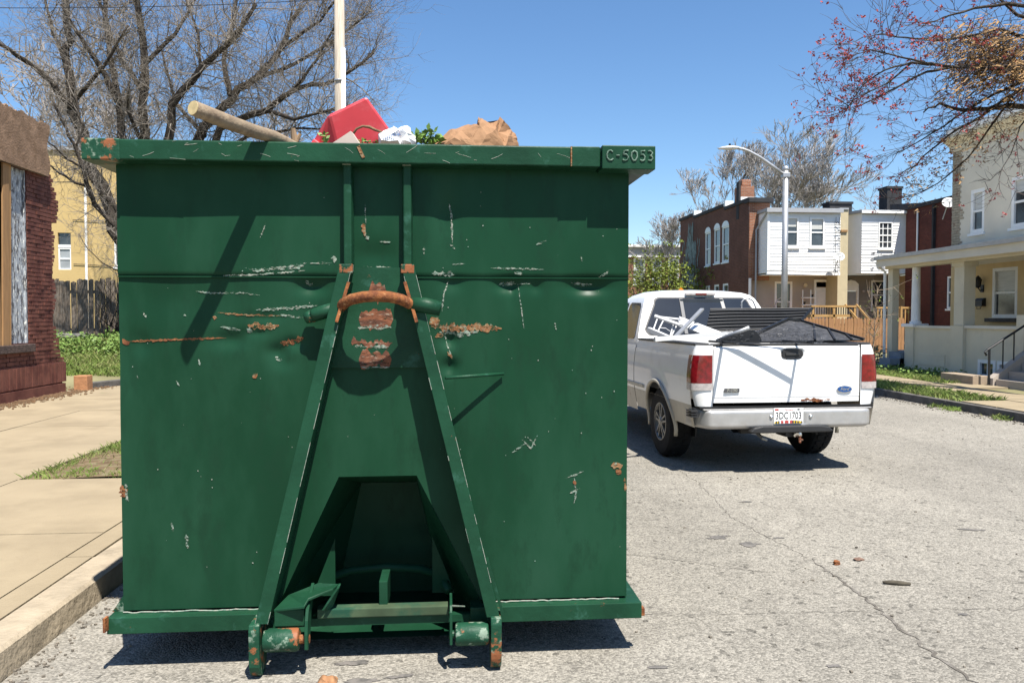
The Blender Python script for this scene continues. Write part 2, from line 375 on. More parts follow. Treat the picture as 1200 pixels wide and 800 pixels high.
# long crack in the asphalt, an irregular filled strip
def crack(pts, wd, seed, nm='crack'):
    r = random.Random(seed); mb = MB(); P = []
    for a, b in zip(pts, pts[1:]):
        n = max(2, int((Vector(b)-Vector(a)).length / .035))
        for i in range(n):
            t = i/n; P.append(Vector(a).lerp(Vector(b), t) + Vector((r.gauss(0, .010), r.gauss(0, .010), 0)))
    vs = []; fs = []
    for i, p in enumerate(P):
        q = P[min(i+1, len(P)-1)] - P[max(i-1, 0)]; nn = Vector((-q.y, q.x, 0)).normalized()
        ww = wd * r.uniform(.25, 1.2) * min(1, .3 + i/8)
        vs += [p + nn*ww + Vector((0,0,.003)), p - nn*ww + Vector((0,0,.003))]
    for i in range(len(P)-1): fs.append((2*i, 2*i+1, 2*i+3, 2*i+2))
    mb.add(vs, fs); return mb.build(nm, M_CRACK, road)
M_CRACK = pm('crack_fill', (.13, .115, .095), rough=.95, var=.4, vscale=20, col2=(.24, .22, .19), s2=12, t2=.52)
crack([(2.38,5.0,0),(2.36,4.43,0),(2.31,3.8,0),(2.28,3.2,0),(2.25,2.5,0)], .0105, 1)
crack([(2.37,8.6,0),(2.40,7.5,0),(2.24,6.1,0),(2.30,5.55,0),(2.38,5.0,0)], .0032, 2)
crack([(.95,5.35,0),(1.5,5.05,0),(2.0,4.75,0)], .0032, 3)
crack([(.9,4.15,0),(1.6,4.1,0),(2.35,4.08,0)], .0026, 4)
crack([(2.4,4.1,0),(3.1,4.05,0),(4.2,4.0,0)], .0024, 5)
# dark oil stains soaked into the asphalt, thin ragged patches
M_STAIN = pm('oil_stain', (.135, .127, .115), rough=.8, var=.35, vscale=40, col2=(.22, .2, .18), s2=14, t2=.5)
def stain(c, rx, ry, seed, rot=0):
    r = random.Random(seed); n = 22; vs = [(c[0], c[1], .0035)]
    for i in range(n):
        a = 2*PI*i/n; k = r.uniform(.55, 1.15); x = rx*k*math.cos(a); y = ry*k*math.sin(a)
        vs.append((c[0]+x*math.cos(rot)-y*math.sin(rot), c[1]+x*math.sin(rot)+y*math.cos(rot), .0035))
    MB().add(vs, [(0, i+1, (i+1) % n+1) for i in range(n)]).build('oil_stain', M_STAIN, road)
for a in [((1.94,5.55),.10,.05,1,.3),((2.1,5.36),.08,.06,2,.0),((-.44,3.66),.09,.03,3,.1),((-.38,3.47),.10,.03,4,.1),((-.22,3.5),.07,.018,5,.2),
          ((3.9,5.6),.10,.03,6,-.3),((2.75,4.0),.04,.02,7,0),((.95,3.5),.06,.02,8,0),((2.37,5.5),.05,.02,9,0),((2.55,6.6),.06,.03,10,0),((1.75,3.45),.04,.02,13,0)]: stain(*a)

# left pavement: kerb stones, a gutter strip, slabs round a tree pit
kerbL = struct_root('kerb', (-1.95, 0, 0))
y = -6.0; k = 0
KL = []
while y < 60:
    ln = 2.2 if y < 24 else 8
    def kf(u, v, y=y, ln=ln):
        return (0, 0, 0)
    mb = MB(); dx = rng.uniform(-.008, .008); dz = rng.uniform(-.006, .006)
    mb.prism([(-1.95+dx, y+.006, -.05), (-1.965+dx, y+.006, .115+dz), (-1.985+dx, y+.006, .13+dz), (-2.160, y+.006, .13+dz), (-2.160, y+.006, -.05)], (0, ln-.012, 0))
    mb.build('kerb_stone', M_KERB, kerbL)
    y += ln
side = struct_root('pavement', (-5, 0, 0))
MB().quad((-7.6,-14,.085),(-2.16,-14,.085),(-2.16,60,.085),(-7.6,60,.085)).build('joint_bed', M_DIRT, side)
def slab(x0, x1, y0, y1, dz=0): MB().box(x0+.006, x1-.006, y0+.006, y1-.006, .06, .13+dz).build('slab', M_CONC, side)
y = -6.0
while y < 30:
    if not (7.4 < y + 1.1 < 10.4): slab(-2.33, -2.166, y, y+2.2, rng.uniform(-.003, .002))
    y += 2.2
ys = [-6.4, -4.3, -2.2, -.1, 2.0, 3.75, 5.55, 7.42, 9.25, 11.0, 12.8, 14.6, 16.4, 18.2, 20, 22, 24, 26, 28, 30]
for a, b in zip(ys, ys[1:]):
    for (x0, x1) in ((-7.5, -5.7), (-5.7, -3.85), (-3.85, -2.33)):
        if x0 == -3.85 and 7 < (a+b)/2 < 11.0: continue
        if b > 18.7 and x0 < -3.9: continue
        slab(x0, x1, a, b, rng.uniform(-.004, .003))
slab(-2.33, -2.166, 7.0, 7.42)
slab(-7.5, -3.87, 18.2, 18.62)
# tree pit soil and grass
MB().grid(lambda u, v: (-3.84 + 1.67*u, 7.43 + 3.55*v, .118 + .03*math.sin(3*u+5*v)*math.sin(PI*u)), 10, 16).build('tree_pit_soil', M_DIRT, side, smooth=True)

# left lawn rising to the fence
def hL(x, y): 
    t = max(0, min(1, (y - 16.6) / 6.5)); return .10 + .80*t*t*(3-2*t) + .03*math.sin(x*1.7)*math.sin(y*1.3)
def lawnL(u, v): x = -30 + 27.5*u; y = 15.7 + 40*v; return (x, y, hL(x, y) if x > -31 else 0)
lawn = MB().grid(lawnL, 60, 60, keep=lambda u, v: not (15.7+40*v < 18.7 and -30+27.5*u > -5.9)).build('lawn', M_GROUND, smooth=True, kind='structure')

# right side: kerb, planting strip, walk, yard
kerbR = struct_root('kerb', (8.6, 0, 0))
y = -4.0
while y < 26:
    ln = 1.9; 
    x = 8.60 + (.0 if y < 16 else .02*(y-16)**1.5); x2 = 8.60 + (.0 if y+ln < 16 else .02*(y+ln-16)**1.5)
    MB().add([(x,y+.006,-.05),(x2,y+ln-.006,-.05),(x2+.15,y+ln-.006,-.05),(x+.15,y+.006,-.05),(x+.01,y+.006,.13),(x2+.01,y+ln-.006,.13),(x2+.15,y+ln-.006,.13),(x+.15,y+.006,.13)],
             [(0,3,2,1),(4,5,6,7),(0,1,5,4),(1,2,6,5),(2,3,7,6),(3,0,4,7)]).build('kerb_stone', M_KERBD, kerbR)
    y += ln
yard = MB().grid(lambda u, v: (8.7 + 70*u*u, -10 + 110*v, .11 + (0.02*math.sin(v*300)*math.sin(u*90))), 60, 110).build('yard', M_GROUND, smooth=True, kind='structure')
walk = struct_root('footpath', (10.1, 14, 0))
y = -2.0
while y < 24:
    MB().box(9.62, 10.55, y+.01, y+1.49, .05, .155+rng.uniform(-.004,.004)).build('slab', M_CONC, walk); y += 1.5
for (a, b) in ((11.2, 12.0), (12.02, 12.9)):
    MB().box(8.76, 9.61, a, b, .05, .145).build('slab', M_CONC, walk)
MB().box(10.56, 11.35, 15.2, 16.4, .05, .15).build('slab', M_CONC, walk)

# grass blades and weeds (uncountable)
def blades(name, spots, m, hmin, hmax, seed, wd=.006, lean=.5):
    r = random.Random(seed); vs = []; fs = []
    for (x, y, z) in spots:
        h = r.uniform(hmin, hmax); a = r.uniform(0, 2*PI); ww = wd*r.uniform(.6, 1.4)
        dx = math.cos(a)*ww; dy = math.sin(a)*ww; lx = r.gauss(0, lean)*h; ly = r.gauss(0, lean)*h
        o = len(vs); vs += [(x-dx, y-dy, z), (x+dx, y+dy, z), (x+dx*.6+lx*.4, y+dy*.6+ly*.4, z+h*.6), (x+lx, y+ly, z+h*.95)]
        fs += [(o, o+1, o+2), (o, o+2, o+3)]
    return tag(MB().add(vs, fs).build(name, m, fix=False), kind='stuff')
def leaves(mb, c, r, n, rg, size, flat=.6):
    for _ in range(n):
        while True:
            p = Vector((rg.uniform(-1,1), rg.uniform(-1,1), rg.uniform(-1,1)))
            if p.length < 1: break
        p = Vector(c) + Vector((p.x*r[0], p.y*r[1], p.z*r[2]))
        s = size*rg.uniform(.5, 1.3); a = Vector((rg.gauss(0,1), rg.gauss(0,1), rg.gauss(0,flat))).normalized(); b = a.cross(Vector((rg.gauss(0,1), rg.gauss(0,1), rg.gauss(0,1)))).normalized()
        mb.add([p, p+a*s*.5+b*s*.32, p+a*s, p+a*s*.5-b*s*.32], [(0,1,2,3)])
r = random.Random(3); sp = []
for _ in range(9000):
    x = r.uniform(-3.84, -2.2); y = r.uniform(7.43, 10.95)
    d = math.sin(x*4.1+1)*math.sin(y*3.3)+math.sin(x*9+y*5)*.5
    edge = min(x+3.84, y-7.43, -2.2-x)
    if d < .1 and edge > .16 and r.random() < .85: continue
    sp.append((x, y, .11))
blades('grass', sp, M_GRASS, .02, .085, 4, .004)
sp = []
for _ in range(32000):
    x = r.uniform(-12.5, -2.3); y = 18.35 + r.random()**1.35*5.4
    if x > -5.8 and r.random() < .3: continue
    sp.append((x, y, hL(x, y)-.01))
blades('grass', sp, M_GRASS, .05, .19, 5, .010)
mb = MB(); r = random.Random(8)
for _ in range(170):
    x = r.uniform(-11.5, -6.2); y = r.uniform(20.2, 23.4); s = r.uniform(.10, .28)
    if x < -9.9 and y > 21 and r.random() < .3: continue
    leaves(mb, (x, y, hL(x, y)+s*.6), (s*.8, s*.8, s*.8), 40, r, .09)
tag(mb.build('weeds', M_WEED, fix=False), kind='stuff')
sp = []
for _ in range(30000):
    if r.random() < .55: x = r.uniform(8.76, 9.6)
    else: x = r.uniform(10.55, 12.35)
    y = r.uniform(9, 24) if x < 10 else r.uniform(16.2, 24)
    if x < 9.62 and 11.15 < y < 12.95: continue
    if math.sin(x*3+y*2.1)+math.sin(y*5.3+x) < -.9 and r.random() < .7: continue
    sp.append((x, y, .10))
blades('grass', sp, M_GRASS, .05, .15, 6, .008)
mb = MB()
for _ in range(60):
    leaves(mb, (r.uniform(11.2, 12.3), r.uniform(16.6, 22), .2), (.2, .2, .12), 20, r, .07)
tag(mb.build('weeds', M_WEED, fix=False), kind='stuff')
# loose grit on the road, thicker along the kerbs
mb = MB(); r = random.Random(19)
for _ in range(1500):
    q = r.random()
    if q < .35: x = -1.94+abs(r.gauss(0,.10)); y = r.uniform(2.6,9)
    elif q < .75: x = 8.58-abs(r.gauss(0,.16)); y = r.uniform(9,18)
    else: x = r.uniform(-1.8,8); y = 3.1+r.random()**2*9
    s = r.uniform(.003,.012)*(1.6 if q > .35 and q < .75 else 1); a = r.uniform(0,PI); mb.beam((x,y,s*.4),(x+math.cos(a)*s*1.3,y+math.sin(a)*s*1.3,s*.45),s,s*.8)
tag(mb.build('road_grit', pm('grit', (.22,.19,.15), rough=.95, var=.7, vscale=30)), kind='stuff')
sp = []
for _ in range(900):
    y = r.uniform(10.6,13.4); x = 8.58-abs(r.gauss(0,.10))
    if math.sin(y*5)+math.sin(y*11) < .3: continue
    sp.append((x, y, 0))
blades('grass', sp, M_GRASS, .03, .10, 16, .006)
# debris along the foot of the brick ruin
mb = MB()
for _ in range(700):
    y = r.uniform(12.8, 17.2); x = -7.36 + abs(r.gauss(0, .22)); s = r.uniform(.006, .028)
    if y > 16.2: x -= r.uniform(-.2, .5)
    a = r.uniform(0, PI); mb.beam((x, y, .13+s*.3), (x+math.cos(a)*s*2, y+math.sin(a)*s*2, .13+s*.5), s, s*.7)
tag(mb.build('leaf_litter', pm('dead_leaf', (.22, .13, .065), rough=.9, var=.5, vscale=20)), kind='stuff')
# ------------------------------------------------------------------ dumpster
XL, XR, YF, YB = -1.475, .848, 3.70, 8.2
dm = thing('dumpster', ((XL+XR)/2, YF, 0), 'big green steel hooklift dumpster with rust patches, dents and number on its rim', 'dumpster')
DENTS = []
def dent(px, py, wx, wz, d):
    p = at_Y(px, py, YF); DENTS.append((p.x, p.z, wx, wz, d))
for a in [(690,336,.085,.035,.030),(597,334,.055,.032,.026),(628,336,.03,.03,.012),(530,332,.05,.035,.010),(365,336,.06,.035,.022),(268,398,.08,.035,.016),(325,412,.045,.035,.020),(342,402,.04,.025,.014),(300,390,.05,.02,.010),(310,372,.07,.02,.008),(165,402,.04,.05,.012),
          (527,398,.035,.035,.024),(527,430,.035,.035,.022),(600,345,.02,.08,.008),(524,250,.05,.10,.010),(440,300,.10,.06,.012),(150,420,.05,.14,.010),(215,350,.25,.10,.008),(330,425,.05,.03,.008),
          (640,560,.5,.45,.006),(250,560,.3,.6,.008),(600,420,.25,.15,.006),(200,250,.3,.2,.006)]: dent(*a)
def fy(x, z):
    y = YF - (.007 if z > 1.779 else 0)
    for (dx, dz, wx, wz, d) in DENTS:
        q = ((x-dx)/wx)**2 + ((z-dz)/wz)**2
        if q < 9: y += d*math.exp(-q)
    y += .0016*math.sin(x*2.3+.5)*math.sin(z*2.9) + .0010*math.sin(x*7.1+z*3)
    return y
def rectgrid(mb, xa, xb, xc, xd, z0, z1, nu, nv):
    """patch whose left edge runs xa(bottom)->xc(top), right edge xb->xd"""
    return mb.grid(lambda u, v: ((xa+(xc-xa)*v)*(1-u) + (xb+(xd-xb)*v)*u, fy((xa+(xc-xa)*v)*(1-u) + (xb+(xd-xb)*v)*u, z0+(z1-z0)*v), z0+(z1-z0)*v), nu, nv)
RT, RB = .857, .262
rl_t, rr_t, rl_b, rr_b = -.505, -.148, -.785, .150
mb = MB(); rectgrid(mb, XL, XR, XL, XR, 1.779, 2.29, 170, 40); mb.build('upper_front_panel', M_GREEN, dm, smooth=True, fix=False)
MB().box(XL, XR, YF-.006, YF+.004, 1.774, 1.7795).build('panel_seam', M_GREEN, dm)
mb = MB()
rectgrid(mb, XL, XR, XL, XR, RT, 1.777, 170, 72)
rectgrid(mb, XL, rl_b, XL, rl_t, RB, RT, 60, 46)
rectgrid(mb, rr_b, XR, rr_t, XR, RB, RT, 60, 46)
mb.build('front_panel', M_GREEN, dm, smooth=True, fix=False)
# tunnel recess under the hook
mb = MB(); yb = YF+.62
kz = (RT-.10)/(RT-RB); o = [(rl_t+(rl_b-rl_t)*kz,YF,.10),(rl_t,YF,RT),(rr_t,YF,RT),(rr_t+(rr_b-rr_t)*kz,YF,.10)]; i_ = [(-.60,yb,.10),(-.47,yb,RT-.16),(-.17,yb,RT-.16),(-.03,yb,.10)]
mb.quad(o[0],o[1],i_[1],i_[0]); mb.quad(o[1],o[2],i_[2],i_[1]); mb.quad(o[2],o[3],i_[3],i_[2]); mb.quad(*i_); mb.quad(o[0],o[3],i_[3],i_[0])
mb.build('tunnel_recess', M_GREEN, dm)
mb = MB(); P = [(-.66+.03*0, YF+.10, .30)]
mb.tube([(-.64,YF+.12,.27),(-.60,YF+.26,.30),(-.5,YF+.34,.31),(-.32,YF+.37,.315),(-.14,YF+.34,.31),(-.04,YF+.26,.30),(.0,YF+.12,.27)], .022, 8)
mb.build('recess_bar', M_GREEN, dm, smooth=True)
MB().box(-.322,-.283,YF-.02,YF+.16,.24,.37).build('recess_rib', M_GREENW, dm, bevel=.003)
for s, x0, x1 in ((1,-.66,-.55),(-1,.03,-.08)):
    MB().prism([(x0,YF+.18,.24),(x1,YF+.18,.24),(x1,YF+.18,.52)], (0,.012,0)).build('recess_gusset', M_GREEN, dm)
# sides, back, floor
MB().box(XL, XL+.006, YF+.012, YB, .25, 2.29).build('side_panel', M_GREEN, dm)
MB().box(XR-.006, XR, YF+.012, YB, .25, 2.29).build('side_panel', M_GREEN, dm)
MB().box(XL, XR, YB-.006, YB, .25, 2.29).build('rear_panel', M_GREEN, dm)
MB().box(XL+.01, XR-.01, YF+.7, YB-.02, .25, .262).build('floor_plate', M_GREEN, dm)
for i in range(7):
    yy = YF+.5+i*.62
    for xs in ((XL-.07, XL-.001), (XR+.001, XR+.07)): MB().box(xs[0], xs[1], yy, yy+.08, .27, 2.27).build('side_rib', M_GREEN, dm)
# bottom rail
for a_, b_, c_, d_ in ((-1.525,-.74,3.640,3.74),(.10,.908,3.640,3.74),(-1.525,-1.40,3.742,YB),(.78,.908,3.742,YB),(-1.525,.908,YB+.002,YB+.06)): MB().box(a_, b_, c_, d_, .176, .250).build('base_rail', M_GREENW, dm, bevel=.003)
MB().box(-.739,.099,3.66,3.70,.176,.212).build('base_rail', M_GREENW, dm)
# the bottom weld, a wavy pale bead
mb = MB(); r = random.Random(2)
mb.tube([(x, YF-.004, .2525+r.uniform(-.002,.003)) for x in [XL+i*.02 for i in range(int((rl_b-.04-XL)/.02))]], .0035, 5)
mb.tube([(x, YF-.004, .2525+r.uniform(-.002,.003)) for x in [rr_b+.06+i*.02 for i in range(int((XR-rr_b-.06)/.02))]], .0035, 5)
mb.build('weld_bead', M_CHIP, dm)
MB().box(-1.525,-1.515,3.60,3.638,.20,.262).build('bent_corner', M_RUST, dm)
MB().prism([(-1.533,3.72,.25),(-1.478,3.72,.25),(-1.478,3.72,.33)], (0,.01,0)).build('corner_gusset', M_GREENX, dm)
MB().box(.9085,.928,3.66,3.70,.178,.215).build('rail_stub', M_RUST, dm, bevel=.003)
# top rim
ZT0, ZT1 = 2.277, 2.366
MB().box(-1.572, .694, 3.590, 3.702, ZT0, ZT1).build('top_rim', M_GREENW, dm, bevel=.006)
MB().box(-1.577, -1.415, 3.586, 3.706, ZT0-.003, ZT1+.002).build('worn_rim_end', M_GREENX, dm, bevel=.006)
MB().box(.560, .690, 3.585, 3.700, ZT0-.002, ZT1+.001).build('rim_patch', M_GREENW, dm, bevel=.004)
MB().box(.556, .562, 3.584, 3.60, ZT0, ZT1).build('rim_weld', M_OCHRE, dm)
plate = MB().box(.698, .944, 3.574, 3.703, ZT0-.012, ZT1+.006).build('number_plate', M_GREENX2 if 'M_GREENX2' in globals() else M_GREENW, dm, bevel=.004)
for xs in ((-1.572, -1.476), (.849, .940)):
    MB().box(xs[0], xs[1], 3.708, YB+.05, ZT0, ZT1-.004).build('side_rim', M_GREEN, dm)
MB().box(XL-.095, XR+.09, YB+.052, YB+.15, ZT0, ZT1-.004).build('rear_rim', M_GREEN, dm)
# weld-bead number: C-5053
STROKE = {'C': [[(.9,.85),(.6,1),(.25,.92),(.05,.6),(.08,.25),(.35,.02),(.7,.03),(.95,.18)]], '-': [[(.15,.5),(.85,.46)]],
          '5': [[(.92,.98),(.22,.96),(.15,.58),(.55,.62),(.9,.42),(.82,.1),(.4,0),(.06,.12)]], '0': [[(.5,1),(.14,.8),(.06,.4),(.3,.03),(.68,.03),(.94,.4),(.86,.8),(.5,1)]],
          '3': [[(.08,.92),(.5,1),(.88,.8),(.7,.56),(.4,.52),(.75,.48),(.95,.25),(.65,.02),(.1,.08)]]}
x = .718; r = random.Random(5)
for ch, wd in zip('C-5053', (.032, .022, .030, .032, .026, .026)):
    mb = MB()
    for st in STROKE[ch]:
        pts = []
        for a, b in zip(st, st[1:]):
            for t in (0, .33, .66): pts.append((x+wd*(a[0]+(b[0]-a[0])*t)+r.gauss(0,.0006), 3.572, 2.303+.046*(a[1]+(b[1]-a[1])*t)+r.gauss(0,.0006)))
        pts.append((x+wd*st[-1][0], 3.572, 2.303+.046*st[-1][1]))
        mb.tube(pts, [r.uniform(.0028, .0046) for _ in pts], 6)
    mb  .build('weld_letter', pm('weld_bead_pale', (.15,.24,.18), rough=.7, var=.6, vscale=50, col2=(.02,.085,.05), s2=30, t2=.55), plate, smooth=True)
    x += wd + .0092
# vertical channels under the rim
for xa, xb in ((-.475,-.426),(-.208,-.159)):
    b_ = MB().prism([(xa, YF-.002, 1.83),(xa+.008, 3.632, 1.83),(xb-.006, 3.632, 1.83),(xb, YF-.002, 1.83)], (0,0,.452)).build('upright_channel', M_GREENW, dm, bevel=.006)
    MB().prism([(xa+.006, 3.640, 2.276),(xa+.006, 3.640, 2.292),(xb-.006,3.640,2.292),(xb-.006,3.640,2.276)], (0,-.028,0)).build('channel_cap', M_CHIP, dm)
# A-frame legs: web plate + front flange
def leg(top, bot, web_side):
    a = Vector(top); b = Vector(bot); nx = (b-a).normalized()
    w2 = .029
    mb = MB()
    # front flange
    mb.add([(a.x-w2,a.y,a.z),(a.x+w2,a.y,a.z),(b.x+w2,b.y,b.z),(b.x-w2,b.y,b.z),(a.x-w2,a.y+.014,a.z),(a.x+w2,a.y+.014,a.z),(b.x+w2,b.y+.014,b.z),(b.x-w2,b.y+.014,b.z)],
           [(0,1,2,3),(7,6,5,4),(0,4,5,1),(1,5,6,2),(2,6,7,3),(3,7,4,0)])
    # web to the wall
    xo = web_side*(w2-.008)
    mb.add([(a.x+xo-.007,a.y+.013,a.z),(a.x+xo+.007,a.y+.013,a.z),(b.x+xo+.007,b.y+.013,b.z),(b.x+xo-.007,b.y+.013,b.z),(a.x+xo-.007,YF+.004,a.z),(a.x+xo+.007,YF+.004,a.z),(b.x+xo+.007,YF+.004,b.z),(b.x+xo-.007,YF+.004,b.z)],
           [(0,1,2,3),(7,6,5,4),(0,4,5,1),(1,5,6,2),(2,6,7,3),(3,7,4,0)])
    L_ = mb.build('frame_leg', M_GREENW, dm, bevel=.0025)
    # pale worn edge along the right border
    r = random.Random(int(a.x*1000)); m2 = MB()
    for i in range(34):
        t = r.random(); ln = r.uniform(.01, .06); p = a.lerp(b, t); q = a.lerp(b, min(1, t+ln)); e = (1 if r.random() < .88 else -1)*(w2-.0015)
        m2.tube([(p.x+e, p.y-.0005, p.z), (q.x+e, q.y-.0005, q.z)], r.uniform(.0007,.0018), 5)
    tag(m2.build('edge_wear', M_CHIP, dm), kind='stuff')
    MB().box(a.x-w2-.001, a.x+w2+.001, a.y-.003, a.y+.05, a.z-.035, a.z+.006).build('rusty_leg_top', M_GREENX, dm, bevel=.004)
    return L_
leg((-.453,3.592,1.825),(-.822,3.525,.245), 1)
leg((-.180,3.592,1.825),(.200,3.525,.245), -1)
# thin reinforcing lip outside the right leg's foot
MB().beam((.175,3.56,.50),(.243,3.56,.252),.012,.05,(0,1,0)).build('foot_lip', M_GREENW, dm)
# hook bar, cross tube, cheek plates
MB().tube([(-.478,3.61,1.640),(-.460,3.575,1.656),(-.425,3.545,1.672),(-.37,3.525,1.683),(-.315,3.520,1.686),(-.255,3.525,1.683),(-.205,3.545,1.672),(-.176,3.575,1.656),(-.152,3.61,1.638)], .0245, 14).build('hook_bar', M_RUST, dm, smooth=True)
MB().tube([(-.604,3.645,1.602),(-.598,3.64,1.605),(-.475,3.62,1.640)], [.028,.031,.031], 14).build('cross_tube', M_GREENW, dm, smooth=True)
MB().tube([(-.640,3.655,1.59),(-.602,3.646,1.602)], [.026,.030], 12).build('tube_end', M_GREENX, dm, smooth=True)
MB().tube([(-.178,3.60,1.652),(-.10,3.59,1.646),(-.034,3.585,1.632)], [.035,.036,.033], 16).build('cross_tube', M_GREENW, dm, smooth=True)
for a, b in (((-.440,3.535,1.750),(-.492,3.535,1.572)),((-.192,3.535,1.752),(-.139,3.535,1.572))):
    mb = MB(); s = .008
    mb.add([(a[0]-s,a[1]+.05,a[2]),(a[0]+s,a[1]+.05,a[2]),(b[0]+s,b[1]+.03,b[2]),(b[0]-s,b[1]+.03,b[2]),(a[0]-s,YF,a[2]),(a[0]+s,YF,a[2]),(b[0]+s,YF,b[2]),(b[0]-s,YF,b[2])],
           [(0,1,2,3),(7,6,5,4),(0,4,5,1),(1,5,6,2),(2,6,7,3),(3,7,4,0)])
    mb.build('cheek_plate', M_GREENW, dm)
    MB().beam((a[0],a[1]+.049,a[2]),(b[0],b[1]+.029,b[2]),.014,.006,(0,1,0)).build('rusty_edge', M_RUST, dm)
# center doubler plate between the legs
c0 = [(-.432,1.822),(-.200,1.822),(-.092,1.362),(-.535,1.362)]
MB().prism([(x, YF-.016, z) for x, z in c0], (0, .012, 0)).build('hook_plate', M_GREENW, dm)
# thin brace rod
MB().tube([(-.012,3.565,1.322),(.258,3.690,1.330)], .0075, 8).build('brace_rod', M_GREENW, dm, smooth=True)
# rollers and hook plates at the foot
def outer_plate(x0, x1):
    pts = []
    for i in range(13):
        a = PI + PI*i/12; pts.append((x0, 3.575+.075*math.cos(a), .085+.083*math.sin(a)))
    pts += [(x0, 3.66, .16), (x0, 3.68, .246), (x0, 3.505, .250), (x0, 3.496, .22)]
    MB().prism(pts, (x1-x0, 0, 0)).build('roller_plate', M_GREENX, dm, bevel=.004)
outer_plate(-.872,-.826); outer_plate(.188,.236)
def inner_plate(x, sgn):
    pts = [(x,3.50,.135),(x,3.525,.125),(x,3.56,.16),(x,3.585,.20),(x,3.61,.26),(x,3.66,.32),(x,3.69,.35),(x,3.69,.37),(x,3.60,.335),(x,3.535,.30),(x,3.512,.26),(x,3.50,.20)]
    MB().prism(pts, (.014*sgn,0,0)).build('inner_plate', M_GREENW, dm, bevel=.002)
inner_plate(-.632, 1)
pts = [(.004,3.50,.135),(.004,3.53,.125),(.004,3.57,.17),(.004,3.60,.25),(.004,3.66,.29),(.004,3.69,.305),(.004,3.53,.305),(.004,3.505,.28)]
MB().prism(pts, (.012,0,0)).build('inner_plate', M_GREENW, dm, bevel=.002)
MB().prism([(.014,3.53,.300),(.075,3.62,.262),(.014,3.62,.262)], (0,0,.006)).build('foot_gusset', M_CHIP, dm)
# bent bracket above the left roller
mb = MB(); T = [(-.775,3.555,.298),(-.635,3.52,.322),(-.62,3.55,.345),(-.520,3.60,.372),(-.505,3.66,.372),(-.60,3.68,.372),(-.735,3.68,.32)]
mb.prism(T, (0,0,-.012)); mb.box(-.772,-.64,3.553,3.565,.222,.296); mb.prism([(-.505,3.605,.372),(-.505,3.665,.372),(-.545,3.665,.25),(-.575,3.60,.27)], (.012,0,0))
mb.build('roller_bracket', M_GREENW, dm, bevel=.003)
MB().box(-.60,.0,3.64,3.702,.218,.262).build('sill_beam', pm('dusty_green', (.075,.115,.062), rough=.8, spec=.2, var=.3, vscale=6, col2=(.02,.085,.05), s2=5, t2=.55), dm, bevel=.005)
def roller(x0, x1):
    o = MB().lathe([(.038,0),(.047,.004),(.0505,.012),(.0505,(x1-x0)-.012),(.047,(x1-x0)-.004),(.038,x1-x0)], (x0,3.548,.165), 'x', 28).build('roller', M_GREENX, dm, auto=35)
    return o
roller(-.818,-.660); roller(.028,.180)
MB().cyl((-.67,3.548,.165),(-.617,3.548,.165),.020,12).build('roller_pin', M_RUST, dm); MB().cyl((.0,3.548,.165),(.03,3.548,.165),.018,12).build('roller_pin', M_GREENW, dm)

# --- wear with a shape of its own: flakes and scrapes lying on the sheet
def flake(nm, m, pxpts, wpx, seed, rag=.5, off=.0022, taper=True):
    """ragged strip along photo points on the front sheet"""
    r = random.Random(seed); vs = []; fs = []; P = [at_Y(a, b, YF) for a, b in pxpts]; Q = []
    for a, b in zip(P, P[1:]):
        n = max(2, int((b-a).length/.007))
        for i in range(n): Q.append(a.lerp(b, i/n))
    Q.append(P[-1]); N = len(Q); wm = wpx*.0039/2*(1.25 if m is M_CHIPS else 1.15)
    for i, p in enumerate(Q):
        d = (Q[min(i+1,N-1)]-Q[max(i-1,0)]); nn = Vector((-d.z, 0, d.x)).normalized(); t = i/(N-1)
        k = (min(1, t*5+.15, (1-t)*5+.15) if taper else 1)
        for s in (1, -1):
            w_ = wm*k*(1+r.uniform(-rag, rag)); x = p.x+nn.x*w_*s; z = p.z+nn.z*w_*s
            vs.append((x, fy(x, z)-off, z))
    gap = 0
    for i in range(N-1):
        fs.append((2*i, 2*i+1, 2*i+3, 2*i+2))
    o = MB().add(vs, fs).build(nm, m, dm, fix=False)
    return o
def patch(nm, m, x0, y0, x1, y1, seed, off=.0022, rag=.012, plane=None):
    """ragged patch of bared metal: columns with uneven top and bottom"""
    r = random.Random(seed); a = at_Y(x0, y0, YF); b = at_Y(x1, y1, YF); n = max(8, int((b.x-a.x)/.006)); vs = []; fs = []; t = u = 0.
    for i in range(n+1):
        x = a.x+(b.x-a.x)*i/n; t = t*.6+r.gauss(0, rag*.5); u = u*.6+r.gauss(0, rag*.5); e = min(1, i/2+.1, (n-i)/2+.1); zm = (a.z+b.z)/2; h = (a.z-b.z)/2
        zt = zm+max(.001, (h+t)*e); zb = zm-max(.001, (h+u)*e)
        for z in (zb, zt): vs.append((x, plane if plane else fy(x, z)-off, z))
    for i in range(n): fs.append((2*i, 2*i+2, 2*i+3, 2*i+1))
    return MB().add(vs, fs).build(nm, m, dm, fix=False)
HP = YF-.0172
patch('rust_patch', M_RUSTP, 421,364,461,384,1,plane=HP); patch('rust_patch', M_RUSTP, 412,397,460,406,2,plane=HP,rag=.016); patch('rust_patch', M_RUSTP, 421,411,459,431,3,plane=HP)
patch('rust_patch', M_RUSTP, 432,334,454,352,4,plane=HP,rag=.02)
patch('bare_patch', M_CHIPS, 419,382,459,385,21,plane=HP-.0008,rag=.006); patch('bare_patch', M_CHIPS, 416,405,456,407,22,plane=HP-.0008,rag=.005); patch('bare_patch', M_CHIPS, 422,429,457,431,23,plane=HP-.0008,rag=.005)
